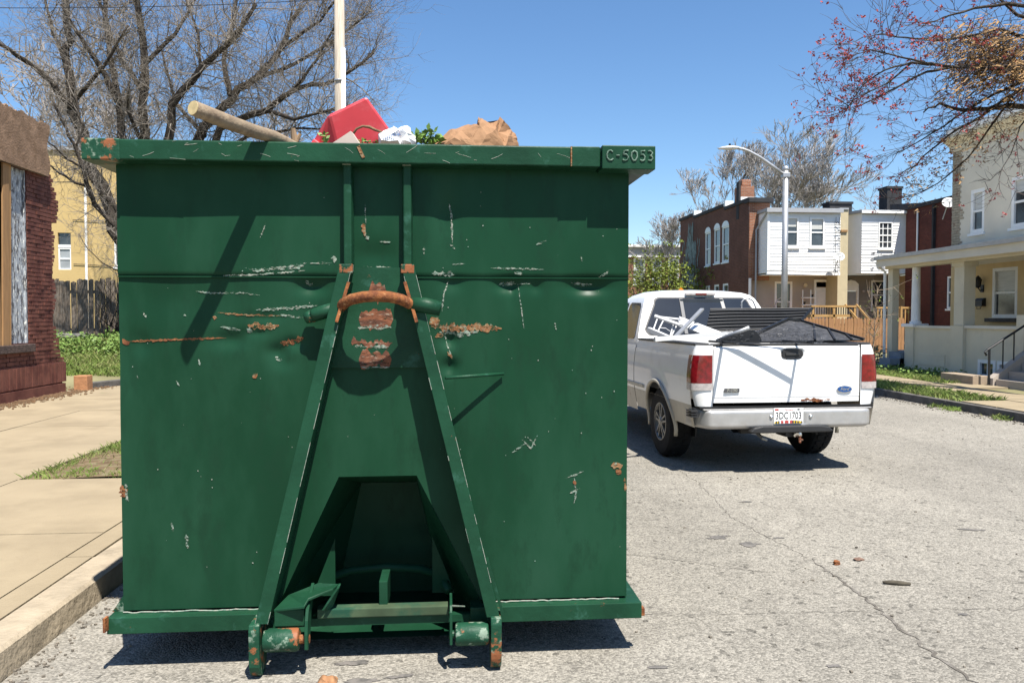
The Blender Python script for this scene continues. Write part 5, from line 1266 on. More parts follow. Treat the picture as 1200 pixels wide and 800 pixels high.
# first white house
h1 = thing('white_house', (17,38,.12), 'white clapboard house back with two sash windows over an open porch', 'house', 'white clapboard house backs')
Hw = [(15.62,16.34,4.80,6.22),(16.86,17.60,4.80,6.20)]
mb = MB(); wall_holes(mb,'y',36.03,14.86,18.36,3.55,6.45,Hw,.10); mb.box(14.86,18.36,36.2,37.4,3.52,3.60); mb.quad((14.86,36.03,3.55),(14.86,37.1,3.55),(14.86,37.1,6.45),(14.86,36.03,6.45)); mb.quad((18.36,36.03,3.55),(18.36,39.5,3.55),(18.36,39.5,6.45),(18.36,36.03,6.45)); mb.build('bay_wall', M_WSIDE, h1)
mb = MB(); siding(mb,14.93,18.36,36.03,3.62,6.42,.125,[(a-.02,b+.02,c-.06,d+.02) for a,b,c,d in Hw]); tag(mb.build('siding_boards', M_WSIDE, h1, fix=False), kind='stuff')
mb = MB(); side_siding(mb,14.86,36.06,37.11,3.62,6.42,.125); tag(mb.build('siding_boards', M_WSIDE, h1, fix=False), kind='stuff')
MB().box(14.83,14.93,35.985,36.06,3.55,6.45).build('corner_board', M_WTRIM, h1); MB().box(14.82,18.36,35.98,36.06,3.50,3.615).build('skirt_board', M_WTRIM, h1)
for q in Hw: window(h1,'y',36.05,*q[:2],q[2],q[3],.09,.06,M_PANE,M_WTRIM,curtain_reflection=.38 if q[0] > 16 else .30)
MB().box(14.76,18.40,35.82,39.6,6.46,6.60).build('roof', M_GSIDE, h1); MB().box(14.72,18.40,35.80,35.86,6.40,6.58).build('gutter', M_GSIDE, h1)
MB().tube([(14.80,35.95,6.45),(14.78,36.9,5.9),(14.70,37.02,5.7),(14.68,37.0,.3)],.045,8).build('downpipe', M_GSIDE, h1)
mb = MB(); wall_holes(mb,'y',37.4,14.5,18.9,.1,3.52,[(15.8,16.68,1.2,3.26),(17.86,18.42,1.2,2.98)],.10); mb.build('porch_wall', M_BEWALL, h1)
window(h1,'y',37.45,15.8,16.68,1.3,3.26,.10,.05,M_PANE,M_WTRIM)
d_ = MB().box(17.86,18.42,37.42,37.48,1.2,2.98).build('door', M_WTRIM, h1); MB().box(17.96,18.32,37.40,37.419,2.1,2.8).build('door_panel', M_WSIDE, d_)
mb = MB(); mb.box(17.76,17.86,37.34,37.44,1.2,3.24); mb.box(18.42,18.52,37.34,37.44,1.2,3.24); mb.box(17.76,18.52,37.34,37.44,3.24,3.36); mb.build('door_frame', M_WTRIM, h1); MB().box(17.86,18.42,37.4,37.46,3.0,3.235).build('transom', M_PANE, h1)
MB().lathe([(.0,0),(.08,.02),(.10,.10),(.06,.18),(.0,.2)],(17.27,37.25,2.98),'z',10).build('porch_lamp', pm('lamp_glass',(.8,.7,.5),rough=.3), h1)
MB().box(14.9,18.9,35.6,37.38,1.05,1.2).build('porch_floor', M_DECK, h1)
mb = MB(); r = random.Random(71)
for x in (18.10,18.28): mb.tube([(x,35.93,3.6),(x+r.uniform(-.05,.05),35.93,5.0),(x,35.93,6.2)],.012,4)
for z in (3.9,4.5,5.1,5.5,5.9): mb.tube([(18.1,35.92,z),(18.2+r.uniform(-.1,.1),35.9,z+.1),(18.3,35.92,z-.05)],.014,4)
mb.build('cable_bundle', M_BLACK, h1); MB().tube([(14.8,35.9,3.68),(16.5,35.9,3.66),(18.2,35.88,3.64)],.02,5).build('cable_run', M_BLACK, h1)
# furniture under the porch
ps = thing('shelf_rack', (17.3,37,1.2), 'white open shelf rack with small pots on the white house porch', 'shelf')
for z in (1.75,2.1,2.45): MB().box(16.95,17.6,36.8,37.0,z,z+.04).build('shelf', M_WTRIM, ps)
for x in (16.95,17.35,17.57): MB().box(x,x+.035,36.86,36.9,1.2,2.85).build('upright', M_WTRIM, ps)
for x,z in ((17.05,2.14),(17.25,1.79),(17.45,2.49)): MB().lathe([(.05,0),(.07,.14)],(x,36.9,z),'z',8).build('pot', M_BLACK, ps)
ch = thing('hoop_chair', (15.9,36.7,1.2), 'red seated round wire chair on the white house porch', 'chair')
MB().tube([(15.9+.35*math.cos(a),36.75,2.05+.42*math.sin(a)) for a in [2*PI*i/20 for i in range(20)]],.02,6,closed=True).build('hoop', M_GALV, ch); MB().lathe([(.0,0),(.33,.0),(.36,.08),(.0,.1)],(15.9,36.7,1.78),'z',14).build('seat', pm('red_cushion',(.5,.05,.06),rough=.8), ch)
for dx in (-.2,.2): MB().tube([(15.9+dx,36.7,1.2),(15.9+dx,36.7,1.78)],.02,6).build('leg', M_GALV, ch)

# party wall and second white house
pw = thing('party_wall', (18.6,37,.12), 'narrow yellow cream party wall between the two white houses', 'wall')
MB().box(18.372,18.86,36.25,39.5,.1,6.6).build('wall', pm('yellow_cream',(.66,.56,.36),rough=.85,var=.06), pw)
MB().box(18.41,18.855,36.2,39.5,6.602,6.68).build('coping', M_GSIDE, pw); MB().box(18.5,18.80,36.18,36.248,5.55,5.65).build('bracket', M_PLY, pw)
h2 = thing('white_house', (20.8,38,.12), 'bright white clapboard house back with one small barred window and rounded roof edge', 'house', 'white clapboard house backs')
W2 = (20.22,20.92,4.76,6.02)
mb = MB(); wall_holes(mb,'y',36.03,19.40,22.12,3.58,6.42,[W2],.10); mb.quad((18.875,37.4,3.58),(19.40,36.03,3.58),(19.40,36.03,6.42),(18.875,37.4,6.42)); mb.quad((22.12,36.03,3.58),(22.12,39.5,3.58),(22.12,39.5,6.42),(22.12,36.03,6.42)); mb.add([(19.4,36.05,3.6),(22.12,36.05,3.6),(22.12,37.4,3.6),(18.88,37.4,3.6)],[(0,1,2,3)]); mb.build('bay_wall', M_WSIDE, h2)
mb = MB(); siding(mb,19.40,22.12,36.03,3.60,6.40,.125,[(W2[0]-.02,W2[1]+.02,W2[2]-.06,W2[3]+.02)]); tag(mb.build('siding_boards', M_WSIDE, h2, fix=False), kind='stuff')
window(h2,'y',36.05,*W2,fw=.06,proud=.05,cols=3,rows=4)
MB().prism([(19.3,35.86,6.43),(22.25,35.86,6.43),(22.25,39.6,6.43),(18.88,39.6,6.43),(18.88,37.3,6.43)],(0,0,.13)).build('roof', M_GSIDE, h2); MB().box(19.3,22.25,35.82,35.89,6.40,6.52).build('gutter', M_WTRIM, h2); MB().tube([(22.18,35.94,6.4),(22.18,35.94,.3)],.04,8).build('downpipe', M_WTRIM, h2)
r = random.Random(72); mb = MB()
for _ in range(26):
    x = r.uniform(19.9,20.6); z = r.uniform(3.7,4.6); s = r.uniform(.02,.07); mb.add([(x+s*r.uniform(.4,1.4)*math.cos(a)*1.5, 35.996, z+s*r.uniform(.4,1.4)*math.sin(a)) for a in [2*PI*i/7 for i in range(7)]],[tuple(range(7))])
tag(mb.build('peeled_flakes', M_GSIDE, h2, fix=False), kind='stuff')
mb = MB(); wall_holes(mb,'y',37.5,18.86,22.2,.1,3.6,[(19.35,19.98,1.2,3.15),(20.72,21.5,1.9,3.34)],.1); mb.build('porch_wall', pm('grey_taupe',(.30,.27,.235),rough=.85,var=.08), h2)
d_ = MB().box(19.35,19.98,37.52,37.58,1.2,2.80).build('storm_door', M_PANEB, h2); MB().box(19.28,19.36,37.42,37.53,1.2,3.0).build('door_post', M_WTRIM, d_); MB().box(19.97,20.05,37.42,37.53,1.2,3.0).build('door_post', M_WTRIM, d_); MB().prism([(19.27,37.44,2.81),(20.06,37.44,2.81),(20.06,37.44,3.15),(19.88,37.44,3.30),(19.66,37.44,3.36),(19.45,37.44,3.30),(19.27,37.44,3.15)],(0,.05,0)).build('arched_head', M_WTRIM, d_)
window(h2,'y',37.54,20.72,21.5,1.9,3.34,.08,.05,M_PANE,M_WTRIM)
for x in (20.62,20.86): MB().lathe([(.0,0),(.05,.0),(.07,.10),(.0,.14)],(x-.32,37.36,2.8),'y',10).build('flood_lamp', M_CLEARLENS, h2)
MB().box(22.05,22.12,36.4,37.48,.1,3.56).build('porch_end_wall', pm('tan_boards',(.62,.46,.30),rough=.85,var=.08), h2)
MB().box(18.9,22.1,35.6,37.48,1.05,1.2).build('porch_floor', M_DECK, h2)
for nm,(x0,x1,z0,z1),lab in (('roof_box',(19.75,20.95,6.6,7.52),'low black box on the roof behind the first white house'),('chimney',(22.85,23.65,6.6,8.35),'tall black chimney on the roof behind the second white house')):
    c = thing(nm,((x0+x1)/2,40.2,6.6),lab,'chimney' if nm=='chimney' else 'roof box'); MB().box(x0,x1,39.9,40.7,z0,z1-.12).build('stack', M_ROOFD, c); MB().box(x0-.05,x1+.05,39.85,40.75,z1-.12,z1).build('cap', M_ROOFD, c)
dish0 = thing('satellite_dish',(18.05,35.6,4.2),'pale satellite dish on the corner of the first white house','satellite dish','satellite dishes on the house corners')
def dishb(root, p, rad, yaw):
    M = Matrix.Translation(p) @ Matrix.Rotation(yaw,4,'Z') @ Matrix.Rotation(math.radians(58),4,'X')
    MB().lathe([(.01,0),(rad*.5,.02),(rad*.8,.06),(rad,.11),(rad,.125),(rad*.8,.075),(.01,.012)],(0,0,0),'z',24).xform(M).build('bowl', pm('dish_grey',(.62,.62,.60),rough=.5,var=.05), root, smooth=True)
    MB().tube([M @ Vector((0,-rad,.1)), M @ Vector((0,-.1,.3))],.015,6).build('feed_arm', M_GALV, root); MB().box(-.03,.03,-.03,.03,.28,.34).xform(M @ Matrix.Translation((0,-.1,0))).build('feed_horn', M_GALV, root)
    MB().tube([p+Vector((0,.05,0)), p+Vector((0,.15,-.2)), p+Vector((-.03,.3,-.55))],.022,6).build('mast', M_GALV, root)
dishb(dish0, Vector((18.05,35.55,4.28)), .25, math.radians(-15))
dish1 = thing('satellite_dish',(19.5,29.8,5.6),'white satellite dish on the roof corner near the dark brick house','satellite dish','satellite dishes on the house corners'); 
dishb(dish1, Vector((19.5,29.7,5.95)), .24, math.radians(-25))

# dark brick house beyond the porch
dk = thing('brick_house', (22,32,.12), 'dark oxblood brick house side glimpsed past the cream porch', 'house')
mb = MB(); wall_holes(mb,'x',21.5,29.8,35.9,.1,6.55,[(32.0,32.75,1.9,3.3)],.15); mb.quad((21.5,29.8,.1),(28,29.8,.1),(28,29.8,6.55),(21.5,29.8,6.55)); mb.quad((21.5,29.8,6.5),(28,29.8,6.5),(28,38,6.5),(21.5,38,6.5)); mb.build('wall', M_BRICKD, dk)
window(dk,'x',21.56,32.0,32.75,1.9,3.3,.08,.04)
MB().box(21.4,28,29.7,36,6.552,6.72).build('coping', M_ROOFD, dk)
MB().prism([(22.2,36.2,6.6),(22.2,38.5,6.6),(22.2,38.5,7.2),(22.2,36.2,6.95)],(5,0,0)).build('rear_roof', M_ROOFD, dk)
MB().box(21.38,21.5,33.6,33.72,.2,6.5).build('downpipe', M_ROOFD, dk)
for x, y in ((21.45,34.9),(21.47,31.3)): MB().tube([(x,y,.3),(x,y,6.4)],.04,6).build('conduit', M_WTRIM, dk)

# cedar picket fence, one picket after another
cf = thing('picket_fence', (16,31,.12), 'new orange cedar picket fence in front of the white houses', 'fence')
pkm = MB().prism([(-.06,0,0),(.06,0,0),(.06,0,1.33),(.025,0,1.40),(-.025,0,1.40),(-.06,0,1.33)],(0,.02,0)).mesh('picket', M_CEDAR)
r = random.Random(81); x = 12.6
while x < 18.6:
    o = bpy.data.objects.new('picket', pkm); C.objects.link(o); o.parent = cf; o.location = (x-16, r.uniform(-.008,.008), r.uniform(-.02,.02)); o.rotation_euler = (0, r.uniform(-.012,.012), 0); x += .134
for z in (.45,1.2): MB().box(12.5,18.7,31.022,31.07,z,z+.08).build('rail', M_CEDAR, cf)
# wooden deck stair behind the fence
dkk = thing('wood_deck', (17.5,34,.12), 'honey coloured timber deck with stair rail behind the cedar fence', 'deck')
MB().box(15.9,17.9,33.7,35.5,1.55,1.66).build('deck_boards', M_DECK, dkk)
for x in (15.95,16.9,17.85,20.0): MB().box(x,x+.09,33.7,33.79,.1,2.02).build('post', M_DECK, dkk)
MB().box(15.9,17.95,33.68,33.80,1.98,2.06).build('hand_rail', M_DECK, dkk)
mb = MB(); x = 16.05
while x < 17.85: mb.box(x,x+.03,33.72,33.75,1.66,1.98); x += .11
mb.build('balusters', M_BLACK, dkk)
for x in (17.55,18.05): MB().beam((x,33.9,2.1),(x+.55,33.2,1.05),.09,.07).build('stair_rail', M_DECK, dkk)
mb = MB(); MB().box(19.0,20.6,33.9,33.98,1.92,2.0).build('hand_rail', M_DECK, dkk)
x = 19.05
while x < 20.5: mb.box(x,x+.05,33.92,33.97,1.0,1.92); x += .16
mb.build('balusters', M_DECK, dkk)

# ------------------------------------------------------------------ cream house with the porch (faces the street)
ph = thing('porch_house', (14.5,18,.12), 'cream painted house with a deep flat roofed porch and sash windows', 'house')
FW = [(20.52,21.10,3.88,5.08),(18.70,19.50,3.86,5.16),(16.0,16.9,3.86,5.16)]
FL = [(19.20,20.14,1.55,2.86),(16.6,17.5,.7,2.85)]
mb = MB(); wall_holes(mb,'x',14.5,9.0,21.55,3.0,6.30,FW,.12); mb.quad((14.5,21.9,.1),(22,21.9,.1),(22,21.9,6.6),(14.5,21.9,6.6)); mb.quad((14.5,9,.1),(22,9,.1),(22,9,6.6),(14.5,9,6.6)); mb.quad((14.5,9,6.6),(22,9,6.6),(22,21.9,6.6),(14.5,21.9,6.6)); mb.quad((22,9,.1),(22,21.9,.1),(22,21.9,6.6),(22,9,6.6)); mb.build('upper_wall', M_CREAMT, ph)
mb = MB(); wall_holes(mb,'x',14.5,9.0,21.9,.1,3.0,FL,.12); mb.build('porch_back_wall', M_TANW, ph)
# exposed brick quoin at the far corner
mb = MB(); z = 3.05; k = 0; r = random.Random(91)
while z < 6.3: mb.box(14.49+r.uniform(-.006,.006),14.62,21.56-(.06 if k%2 else 0)-(.14 if r.random()<.25 else 0),21.90,z,z+.062); z += .075; k += 1
tag(mb.build('quoin_bricks', pm('cream_brick',(.50,.44,.33),rough=.9,var=.25,vscale=9,col2=(.25,.12,.08),s2=5,t2=.62), ph), kind='stuff'); MB().box(14.51,14.6,21.5,21.89,3.0,6.3).build('quoin_mortar', pm('quoin_joint',(.30,.26,.20),rough=.95), ph)
MB().prism([(14.2,22.0,6.62),(14.2,22.0,6.70),(14.52,22.0,6.70),(14.52,22.0,6.28),(14.47,22.0,6.28),(14.44,22.0,6.45)],(0,-13,0)).build('cornice', M_CREAM, ph); MB().box(14.3,22,9,21.95,6.702,6.9).build('parapet', M_WSIDE, ph)
for k, q in enumerate(FW): window(ph,'x',14.56,q[0],q[1],q[2],q[3],.10,.05,M_PANE,M_WTRIM,curtain_reflection=(.5,.28,.4)[k])
window(ph,'x',14.55,FL[0][0],FL[0][1],FL[0][2],FL[0][3],.09,.05,M_PANE,M_WTRIM,curtain_reflection=.45); MB().box(14.36,14.52,19.1,20.24,1.44,1.54).build('stone_sill', M_KERBD, ph); window(ph,'x',14.55,*FL[1],fw=.1,proud=.05)
# porch roof, ceiling, beam
MB().prism([(12.05,21.55,2.96),(12.05,21.55,3.18),(12.1,21.55,3.24),(14.5,21.55,3.62),(14.5,21.55,3.5),(12.3,21.55,3.0)],(0,-12.6,0)).build('porch_roof', M_CREAMT, ph)
MB().box(11.98,12.05,9,21.58,3.16,3.26).build('roof_edge', pm('pale_flashing',(.62,.60,.56),rough=.5,var=.1,vscale=6), ph); MB().box(12.28,12.58,9,21.5,2.90,2.998).build('beam', M_CREAM, ph)
MB().tube([(12.06,21.58,3.12),(12.15,21.60,2.98),(12.35,21.62,2.85),(12.36,21.62,.3)],.04,8).build('downpipe', M_WTRIM, ph)
# parapet walls, piers and columns
mb = MB(); mb.box(12.40,12.58,18.62,20.22,.05,1.28); mb.build('porch_parapet', M_CREAM, ph); MB().box(12.36,12.62,18.62,20.22,1.281,1.345).build('parapet_cap', M_CREAMT, ph)
MB().box(12.385,12.40,18.9,20.0,.32,.62).build('parapet_panel', M_CREAM, ph, bevel=.005)
mb = MB(); wall_holes(mb,'x',12.42,9.0,18.15,.05,1.30,[(16.42,17.02,.16,.58),(17.08,17.68,.16,.58)],.12); mb.box(12.54,12.60,9.0,18.14,.6,1.3); mb.build('porch_parapet', M_CREAM, ph); MB().box(12.37,12.64,9,18.15,1.301,1.37).build('parapet_cap', M_CREAMT, ph)
for a, b in ((16.42,17.02),(17.08,17.68)): window(ph,'x',12.45,a,b,.16,.58,.08,.05,M_PANE,M_WTRIM,sill=False,mid=False,cols=2)
MB().box(12.34,12.72,18.15,18.62,.05,1.36).build('pier', M_CREAM, ph); MB().box(12.38,12.68,18.20,18.57,1.361,2.90).build('square_column', M_CREAM, ph, bevel=.01); MB().box(12.34,12.72,18.15,18.62,2.80,2.9005).build('column_head', M_CREAM, ph)
MB().box(12.34,12.72,15.95,16.35,.05,1.62).build('pier', M_CREAM, ph)
pr_ = MB().box(12.36,12.70,20.22,20.62,.05,1.30).build('pier', M_CREAM, ph); MB().box(12.30,12.74,20.14,20.70,1.301,1.39).build('pier_cap', M_WTRIM, ph, bevel=.01); MB().tube([(12.53,20.40,1.39),(12.53,20.40,1.45),(12.53,20.40,1.46),(12.53,20.40,2.90)],[.15,.15,.115,.100],14).build('round_column', M_WTRIM, ph, auto=40)
MB().box(12.38,12.58,21.28,21.52,.05,2.90).build('square_column', M_CREAM, ph, bevel=.01)
MB().box(12.6,14.5,9,21.9,.5,.62).build('porch_floor', M_BEWALL, ph)
for k in range(3): MB().box(11.7+k*.28,12.7+k*.02,20.66,21.2,.1,.27+k*.17).build('side_step', pm('blue_grey_step',(.25,.30,.36),rough=.8,var=.1), ph)
lt = thing('wall_lantern', (14.4,20.5,2.4), 'small black wall lantern beside the porch window', 'lantern')
MB().lathe([(.02,0),(.07,.04),(.09,.20),(.10,.22),(.05,.30),(.015,.34)],(14.36,20.52,2.35),'z',8).build('lantern_body', M_BLACK, lt); MB().tube([(14.36,20.52,2.38),(14.42,20.52,2.28),(14.50,20.52,2.34)],.015,6).build('bracket', M_BLACK, lt); MB().box(14.47,14.499,20.46,20.58,2.24,2.44).build('back_plate', M_BLACK, lt)
ml = thing('mailbox', (14.4,20.52,1.9), 'black mailbox on the porch wall under the lantern', 'mailbox')
MB().prism([(14.38,20.38,1.86),(14.38,20.38,2.02),(14.44,20.38,2.08),(14.498,20.38,2.08),(14.498,20.38,1.86)],(0,.30,0)).build('box', M_BLACK, ml); MB().tube([(14.41,20.44,1.86),(14.38,20.44,1.79),(14.41,20.62,1.79),(14.41,20.62,1.86)],.01,5).build('paper_hook', M_BLACK, ml)
# front steps, cheek wall and railing
fs_ = thing('front_steps', (12,15.3,.12), 'grey concrete front steps with cheek wall rising to the porch', 'steps')
for k in range(4): MB().box(11.35+k*.28,12.41,14.2,15.6,.1,.28+.165*k+.0).build('step', M_BEWALL, fs_)
MB().prism([(11.3,15.62,.08),(12.41,15.62,.08),(12.41,15.62,.95),(12.2,15.62,.95),(11.3,15.62,.30)],(0,.18,0)).build('cheek_wall', M_BEWALL, fs_)
rl = thing('hand_railing', (11.5,15.7,.12), 'black iron hand railing beside the front steps', 'railing')
def rz(x): return .92+(x-11.28)*.62
MB().tube([(11.22,15.72,rz(11.2)-.10),(11.18,15.72,rz(11.2)-.03),(11.24,15.72,rz(11.24)),(12.6,15.72,rz(12.6))],.022,6).build('top_rail', M_BLACK, rl)
for x in (11.28,11.58,11.82,12.06,12.3): MB().tube([(x,15.72,.12 if x<11.3 else .30+(x-11.3)*.6),(x,15.72,rz(x))],.024 if x < 11.3 else .014,6).build('baluster', M_BLACK, rl)
stp = MB().box(11.05,11.40,15.9,17.0,.10,.33).build('stone_block', pm('tan_stone',(.42,.33,.24),rough=.9,var=.15,vscale=5,bump=.006), loc=(11.2,16.4,.1), bevel=.012); tag(stp, 'low tan stone block on the grass beside the railing', 'stone block')

# ------------------------------------------------------------------ far brick building with pale cornice
fb = thing('brick_building', (18,70,.12), 'distant orange brick building with a pale grey cornice behind the green tree', 'building')
FH = [(16.55,17.6,4.4,6.72),(18.25,19.1,4.4,6.72),(19.7,20.7,4.4,6.72),(14.6,15.6,4.4,6.72),(21.5,22.5,4.4,6.72)]
mb = MB(); wall_holes(mb,'y',70,12,26,.1,7.0,FH,.15); mb.quad((12,70,.1),(12,80,.1),(12,80,7),(12,70,7)); mb.build('wall', M_BRICKL, fb)
MB().box(11.8,26,69.75,70.2,6.82,6.98).build('cornice_base', M_WTRIM, fb); MB().box(11.8,26,69.85,70.2,6.98,7.72).build('frieze', M_GSIDE, fb); MB().box(11.7,26,69.5,80,7.72,7.92).build('roof', M_WTRIM, fb)
for q in FH: window(fb,'y',70.08,*q,fw=.14,proud=.10,pane=M_PANEB)

# ------------------------------------------------------------------ street lamp and warning sign
sl_ = thing('street_lamp', (10.45,24,.12), 'grey steel street lamp with a curved arm reaching left', 'street lamp')
MB().tube([(10.45,24,.1),(10.45,24,6.12)],[.105,.085],14).build('pole', M_GALV, sl_, smooth=True); MB().lathe([(.09,0),(.10,.03),(.10,.08),(.05,.14),(.0,.15)],(10.45,24,6.10),'z',14).build('pole_cap', M_GALV, sl_, smooth=True)
MB().lathe([(.2,0),(.2,.05),(.13,.1),(.11,.3)],(10.45,24,.11),'z',14).build('base', M_GALV, sl_)
pts = [at_Y(a,b,24) for a,b in ((918,204),(905,194.5),(890,184),(878,177.5),(870,174.5),(862,173.5))]
MB().tube(pts,[.05,.05,.047,.045,.042,.04],10).build('arm', M_GALV, sl_, smooth=True)
MB().box(10.33,10.56,23.9,24.1,5.88,6.02).build('arm_clamp', M_GALV, sl_, bevel=.01)
a = at_Y(866,173.4,24); b = at_Y(842,174,24)
mb = MB(); n = 14
for k in range(7):
    t = k/6; p = a.lerp(b,t); w_ = (.06,.09,.13,.14,.135,.11,.05)[k]; h_ = (.045,.06,.07,.07,.06,.05,.02)[k]
    for j in range(n):
        an = 2*PI*j/n; mb.v.append(p+Vector((0,w_*math.cos(an),h_*math.sin(an)*(1 if math.sin(an)>0 else .7))))
for k in range(6):
    for j in range(n): mb.f.append((k*n+j,k*n+(j+1)%n,(k+1)*n+(j+1)%n,(k+1)*n+j))
mb.f += [tuple(range(n)),tuple(6*n+j for j in range(n))]
lh = mb.build('lamp_head', pm('lamp_grey',(.62,.63,.64),rough=.45,metal=.3,var=.05), sl_, smooth=True); MB().lathe([(.03,0),(.035,.02),(.035,.06),(.0,.07)],(a.lerp(b,.45).x,24,a.z+.06),'z',8).build('photocell', M_BLACK, lh)
ws = thing('warning_sign', (8.95,30,.1), 'orange diamond warning sign whose tip shows over the truck roof', 'sign')
c_ = at_Y(798,336.5,30); zc = c_.z-.62
MB().prism([(c_.x,29.98,zc+.62),(c_.x+.62,29.98,zc),(c_.x,29.98,zc-.62),(c_.x-.62,29.98,zc)],(0,.01,0)).build('panel', pm('sign_orange',(.85,.30,.015),rough=.4,var=.03), ws, bevel=.003); MB().box(c_.x-.03,c_.x+.03,29.99,30.04,.05,zc+.3).build('post', M_GALV, ws)
MB().prism([(c_.x,29.976,zc+.57),(c_.x+.57,29.976,zc),(c_.x,29.976,zc-.57),(c_.x-.57,29.976,zc)],(0,.002,0)).build('border', pm('sign_orange2',(.85,.30,.015),rough=.4,var=.03), ws)
# ------------------------------------------------------------------ trees
def rnd_dir(rg, s): return Vector((rg.gauss(0,s), rg.gauss(0,s), rg.gauss(0,s)))
def sprout(mb, rg, p, d, ln, rad, depth, maxd, kids, up=.08, wob=.28, sides=3, ends=None, spread=.75):
    """a wandering tapering shoot with side shoots"""
    n = 4 if depth < maxd else 3
    pts = [p]; dd = d.normalized()
    for i in range(n):
        dd = (dd + rnd_dir(rg, wob*.5) + Vector((0,0,up))).normalized(); pts.append(pts[-1] + dd*ln/n)
    rs = [rad*(1-.72*i/n) for i in range(n+1)]
    mb.tube(pts, rs, sides, caps=False)
    if ends is not None: ends.append((pts[-1], dd, depth))
    if depth >= maxd: return
    for k in range(kids):
        t = rg.uniform(.25, 1.0); i = min(n-1, int(t*n)); q = pts[i].lerp(pts[i+1], t*n-i)
        nd = (dd + rnd_dir(rg, spread)).normalized()
        sprout(mb, rg, q, nd, ln*rg.uniform(.45,.78), max(rs[i]*rg.uniform(.5,.7), .0045), depth+1, maxd, kids, up, wob, sides, ends, spread)
def limb(mb, pts, r0, r1, n=8):
    k = len(pts); P = []
    for a, b in zip(pts, pts[1:]):
        for i in range(3): P.append(a.lerp(b, i/3))
    P.append(pts[-1]); rg = random.Random(int(abs(pts[0].x)*1000))
    P = [P[0]] + [p+rnd_dir(rg, r0*.22) for p in P[1:-1]] + [P[-1]]
    mb.tube(P, [r0+(r1-r0)*i/(len(P)-1) for i in range(len(P))], n, caps=True); return P
def along(P, t): x = t*(len(P)-1); i = min(len(P)-2, int(x)); return P[i].lerp(P[i+1], x-i), (P[i+1]-P[i]).normalized()
def photo_tree(name, label, base, limbs, Y, seed, twigs, tw_len, tw_r, dirx=0., group=None, kids=3, maxd=2, tmat=None):
    """bare tree whose main limbs follow given points (px, py, dY); twigs grow from them"""
    rg = random.Random(seed); root = thing(name, base, label, 'tree', group)
    for li, (pts, r0, r1) in enumerate(limbs):
        W_ = [at_Y(a, b, Y+c) for a, b, c in pts]
        r0 *= .78; r1 *= .75; mb = MB(); P = limb(mb, W_, r0, r1); mb.build('trunk' if li == 0 else 'limb', M_BARK, root, smooth=True)
        limbs[li] = (P, r0, r1)
    mb = MB()
    tot = sum((P[-1]-P[0]).length for P, _, _ in limbs)
    for P, r0, r1 in limbs:
        n = int(twigs*(P[-1]-P[0]).length/tot)
        for k in range(n):
            t = rg.random()**.75; p, d = along(P, t)
            if p.z < 2.6: continue
            nd = (d*.5 + rnd_dir(rg,.7) + Vector((dirx,0,.25))).normalized(); rr = (r0+(r1-r0)*t)
            sprout(mb, rg, p, nd, tw_len*rg.uniform(.5,1.25), min(rr*.5, tw_r*rg.uniform(.4,1.7)), 0, maxd, kids, .05, .42)
    tag(mb.build('crown', tmat or M_TWIG, root, fix=False))
    return root
BASE = lambda px, Y: at_Y(px, 398, Y)
b = at_Y(150,300,25.5); b.z = .9
photo_tree('bare_tree','dark bare tree with upright trunks behind the plank fence, left of the dumpster', b, [
   ([(168,400,0),(150,300,0),(118,215,0),(94,156,0),(86,120,-.2),(80,80,0),(78,30,.3),(76,-40,.5)],.30,.10),
   ([(88,128,-.2),(60,95,-.6),(30,72,-1),(0,52,-1.4),(-40,30,-2)],.13,.06),
   ([(150,300,0),(150,200,.3),(140,150,.5),(136,100,.8),(128,50,1),(120,-20,1.2)],.22,.08),
   ([(138,120,.5),(115,75,.2),(95,45,0),(72,5,-.3)],.13,.05),
   ([(80,80,0),(62,40,.3),(52,-10,.6)],.08,.04),([(86,120,-.2),(120,80,-.8),(150,30,-1.2)],.09,.04)], 25.5, 101, 270, 1.4, .018, -.1, kids=4, group='bare trees behind the plank fence')
b = at_Y(205,300,26.5); b.z = .9
photo_tree('bare_tree','dark bare tree with a straight middle trunk right behind the dumpster rim', b, [
   ([(195,400,0),(185,300,0),(172,200,0),(168,150,0),(169,70,.3),(160,0,.5),(158,-40,.6)],.26,.10),
   ([(185,300,0),(192,200,-.4),(203,120,-.7),(235,78,-1),(268,52,-1.2),(300,5,-1.5)],.22,.07),
   ([(169,110,.2),(145,75,.6),(125,25,.9),(108,-20,1)],.12,.05),
   ([(170,75,.3),(205,40,.8),(228,0,1)],.10,.05),([(235,78,-1),(232,40,-.6),(215,-10,-.4)],.07,.04),([(172,180,0),(150,130,-.8),(152,90,-1)],.09,.04)], 26.5, 102, 350, 1.4, .018, kids=4, group='bare trees behind the plank fence')
b = at_Y(265,300,27.5); b.z = .9
photo_tree('bare_tree','broad bare tree leaning right with a dense tangle of grey twigs behind the dumpster', b, [
   ([(230,400,0),(228,300,0),(225,200,0),(240,150,0),(270,112,0),(300,92,.3),(330,55,.5),(352,10,.8)],.30,.08),
   ([(228,230,0),(258,150,-.6),(310,128,-1),(345,105,-1.2),(400,92,-1.4),(438,62,-1.6)],.18,.05),
   ([(270,112,0),(262,70,.6),(275,20,.9),(282,-30,1)],.13,.05),
   ([(310,128,-1),(345,140,-1.6),(385,130,-2),(430,118,-2.2)],.09,.03),([(300,92,.3),(345,75,1),(395,45,1.3),(436,12,1.5)],.10,.04),([(330,55,.5),(375,25,0),(410,-20,-.3)],.08,.04),
   ([(240,160,0),(205,120,.9),(190,60,1.5)],.10,.04),([(225,200,0),(290,160,1),(350,150,1.5),(410,150,1.8)],.10,.03),([(345,105,-1.2),(372,70,-1.6),(398,20,-1.8)],.07,.03)], 27.5, 103, 560, 1.45, .018, .2, kids=4, group='bare trees behind the plank fence')
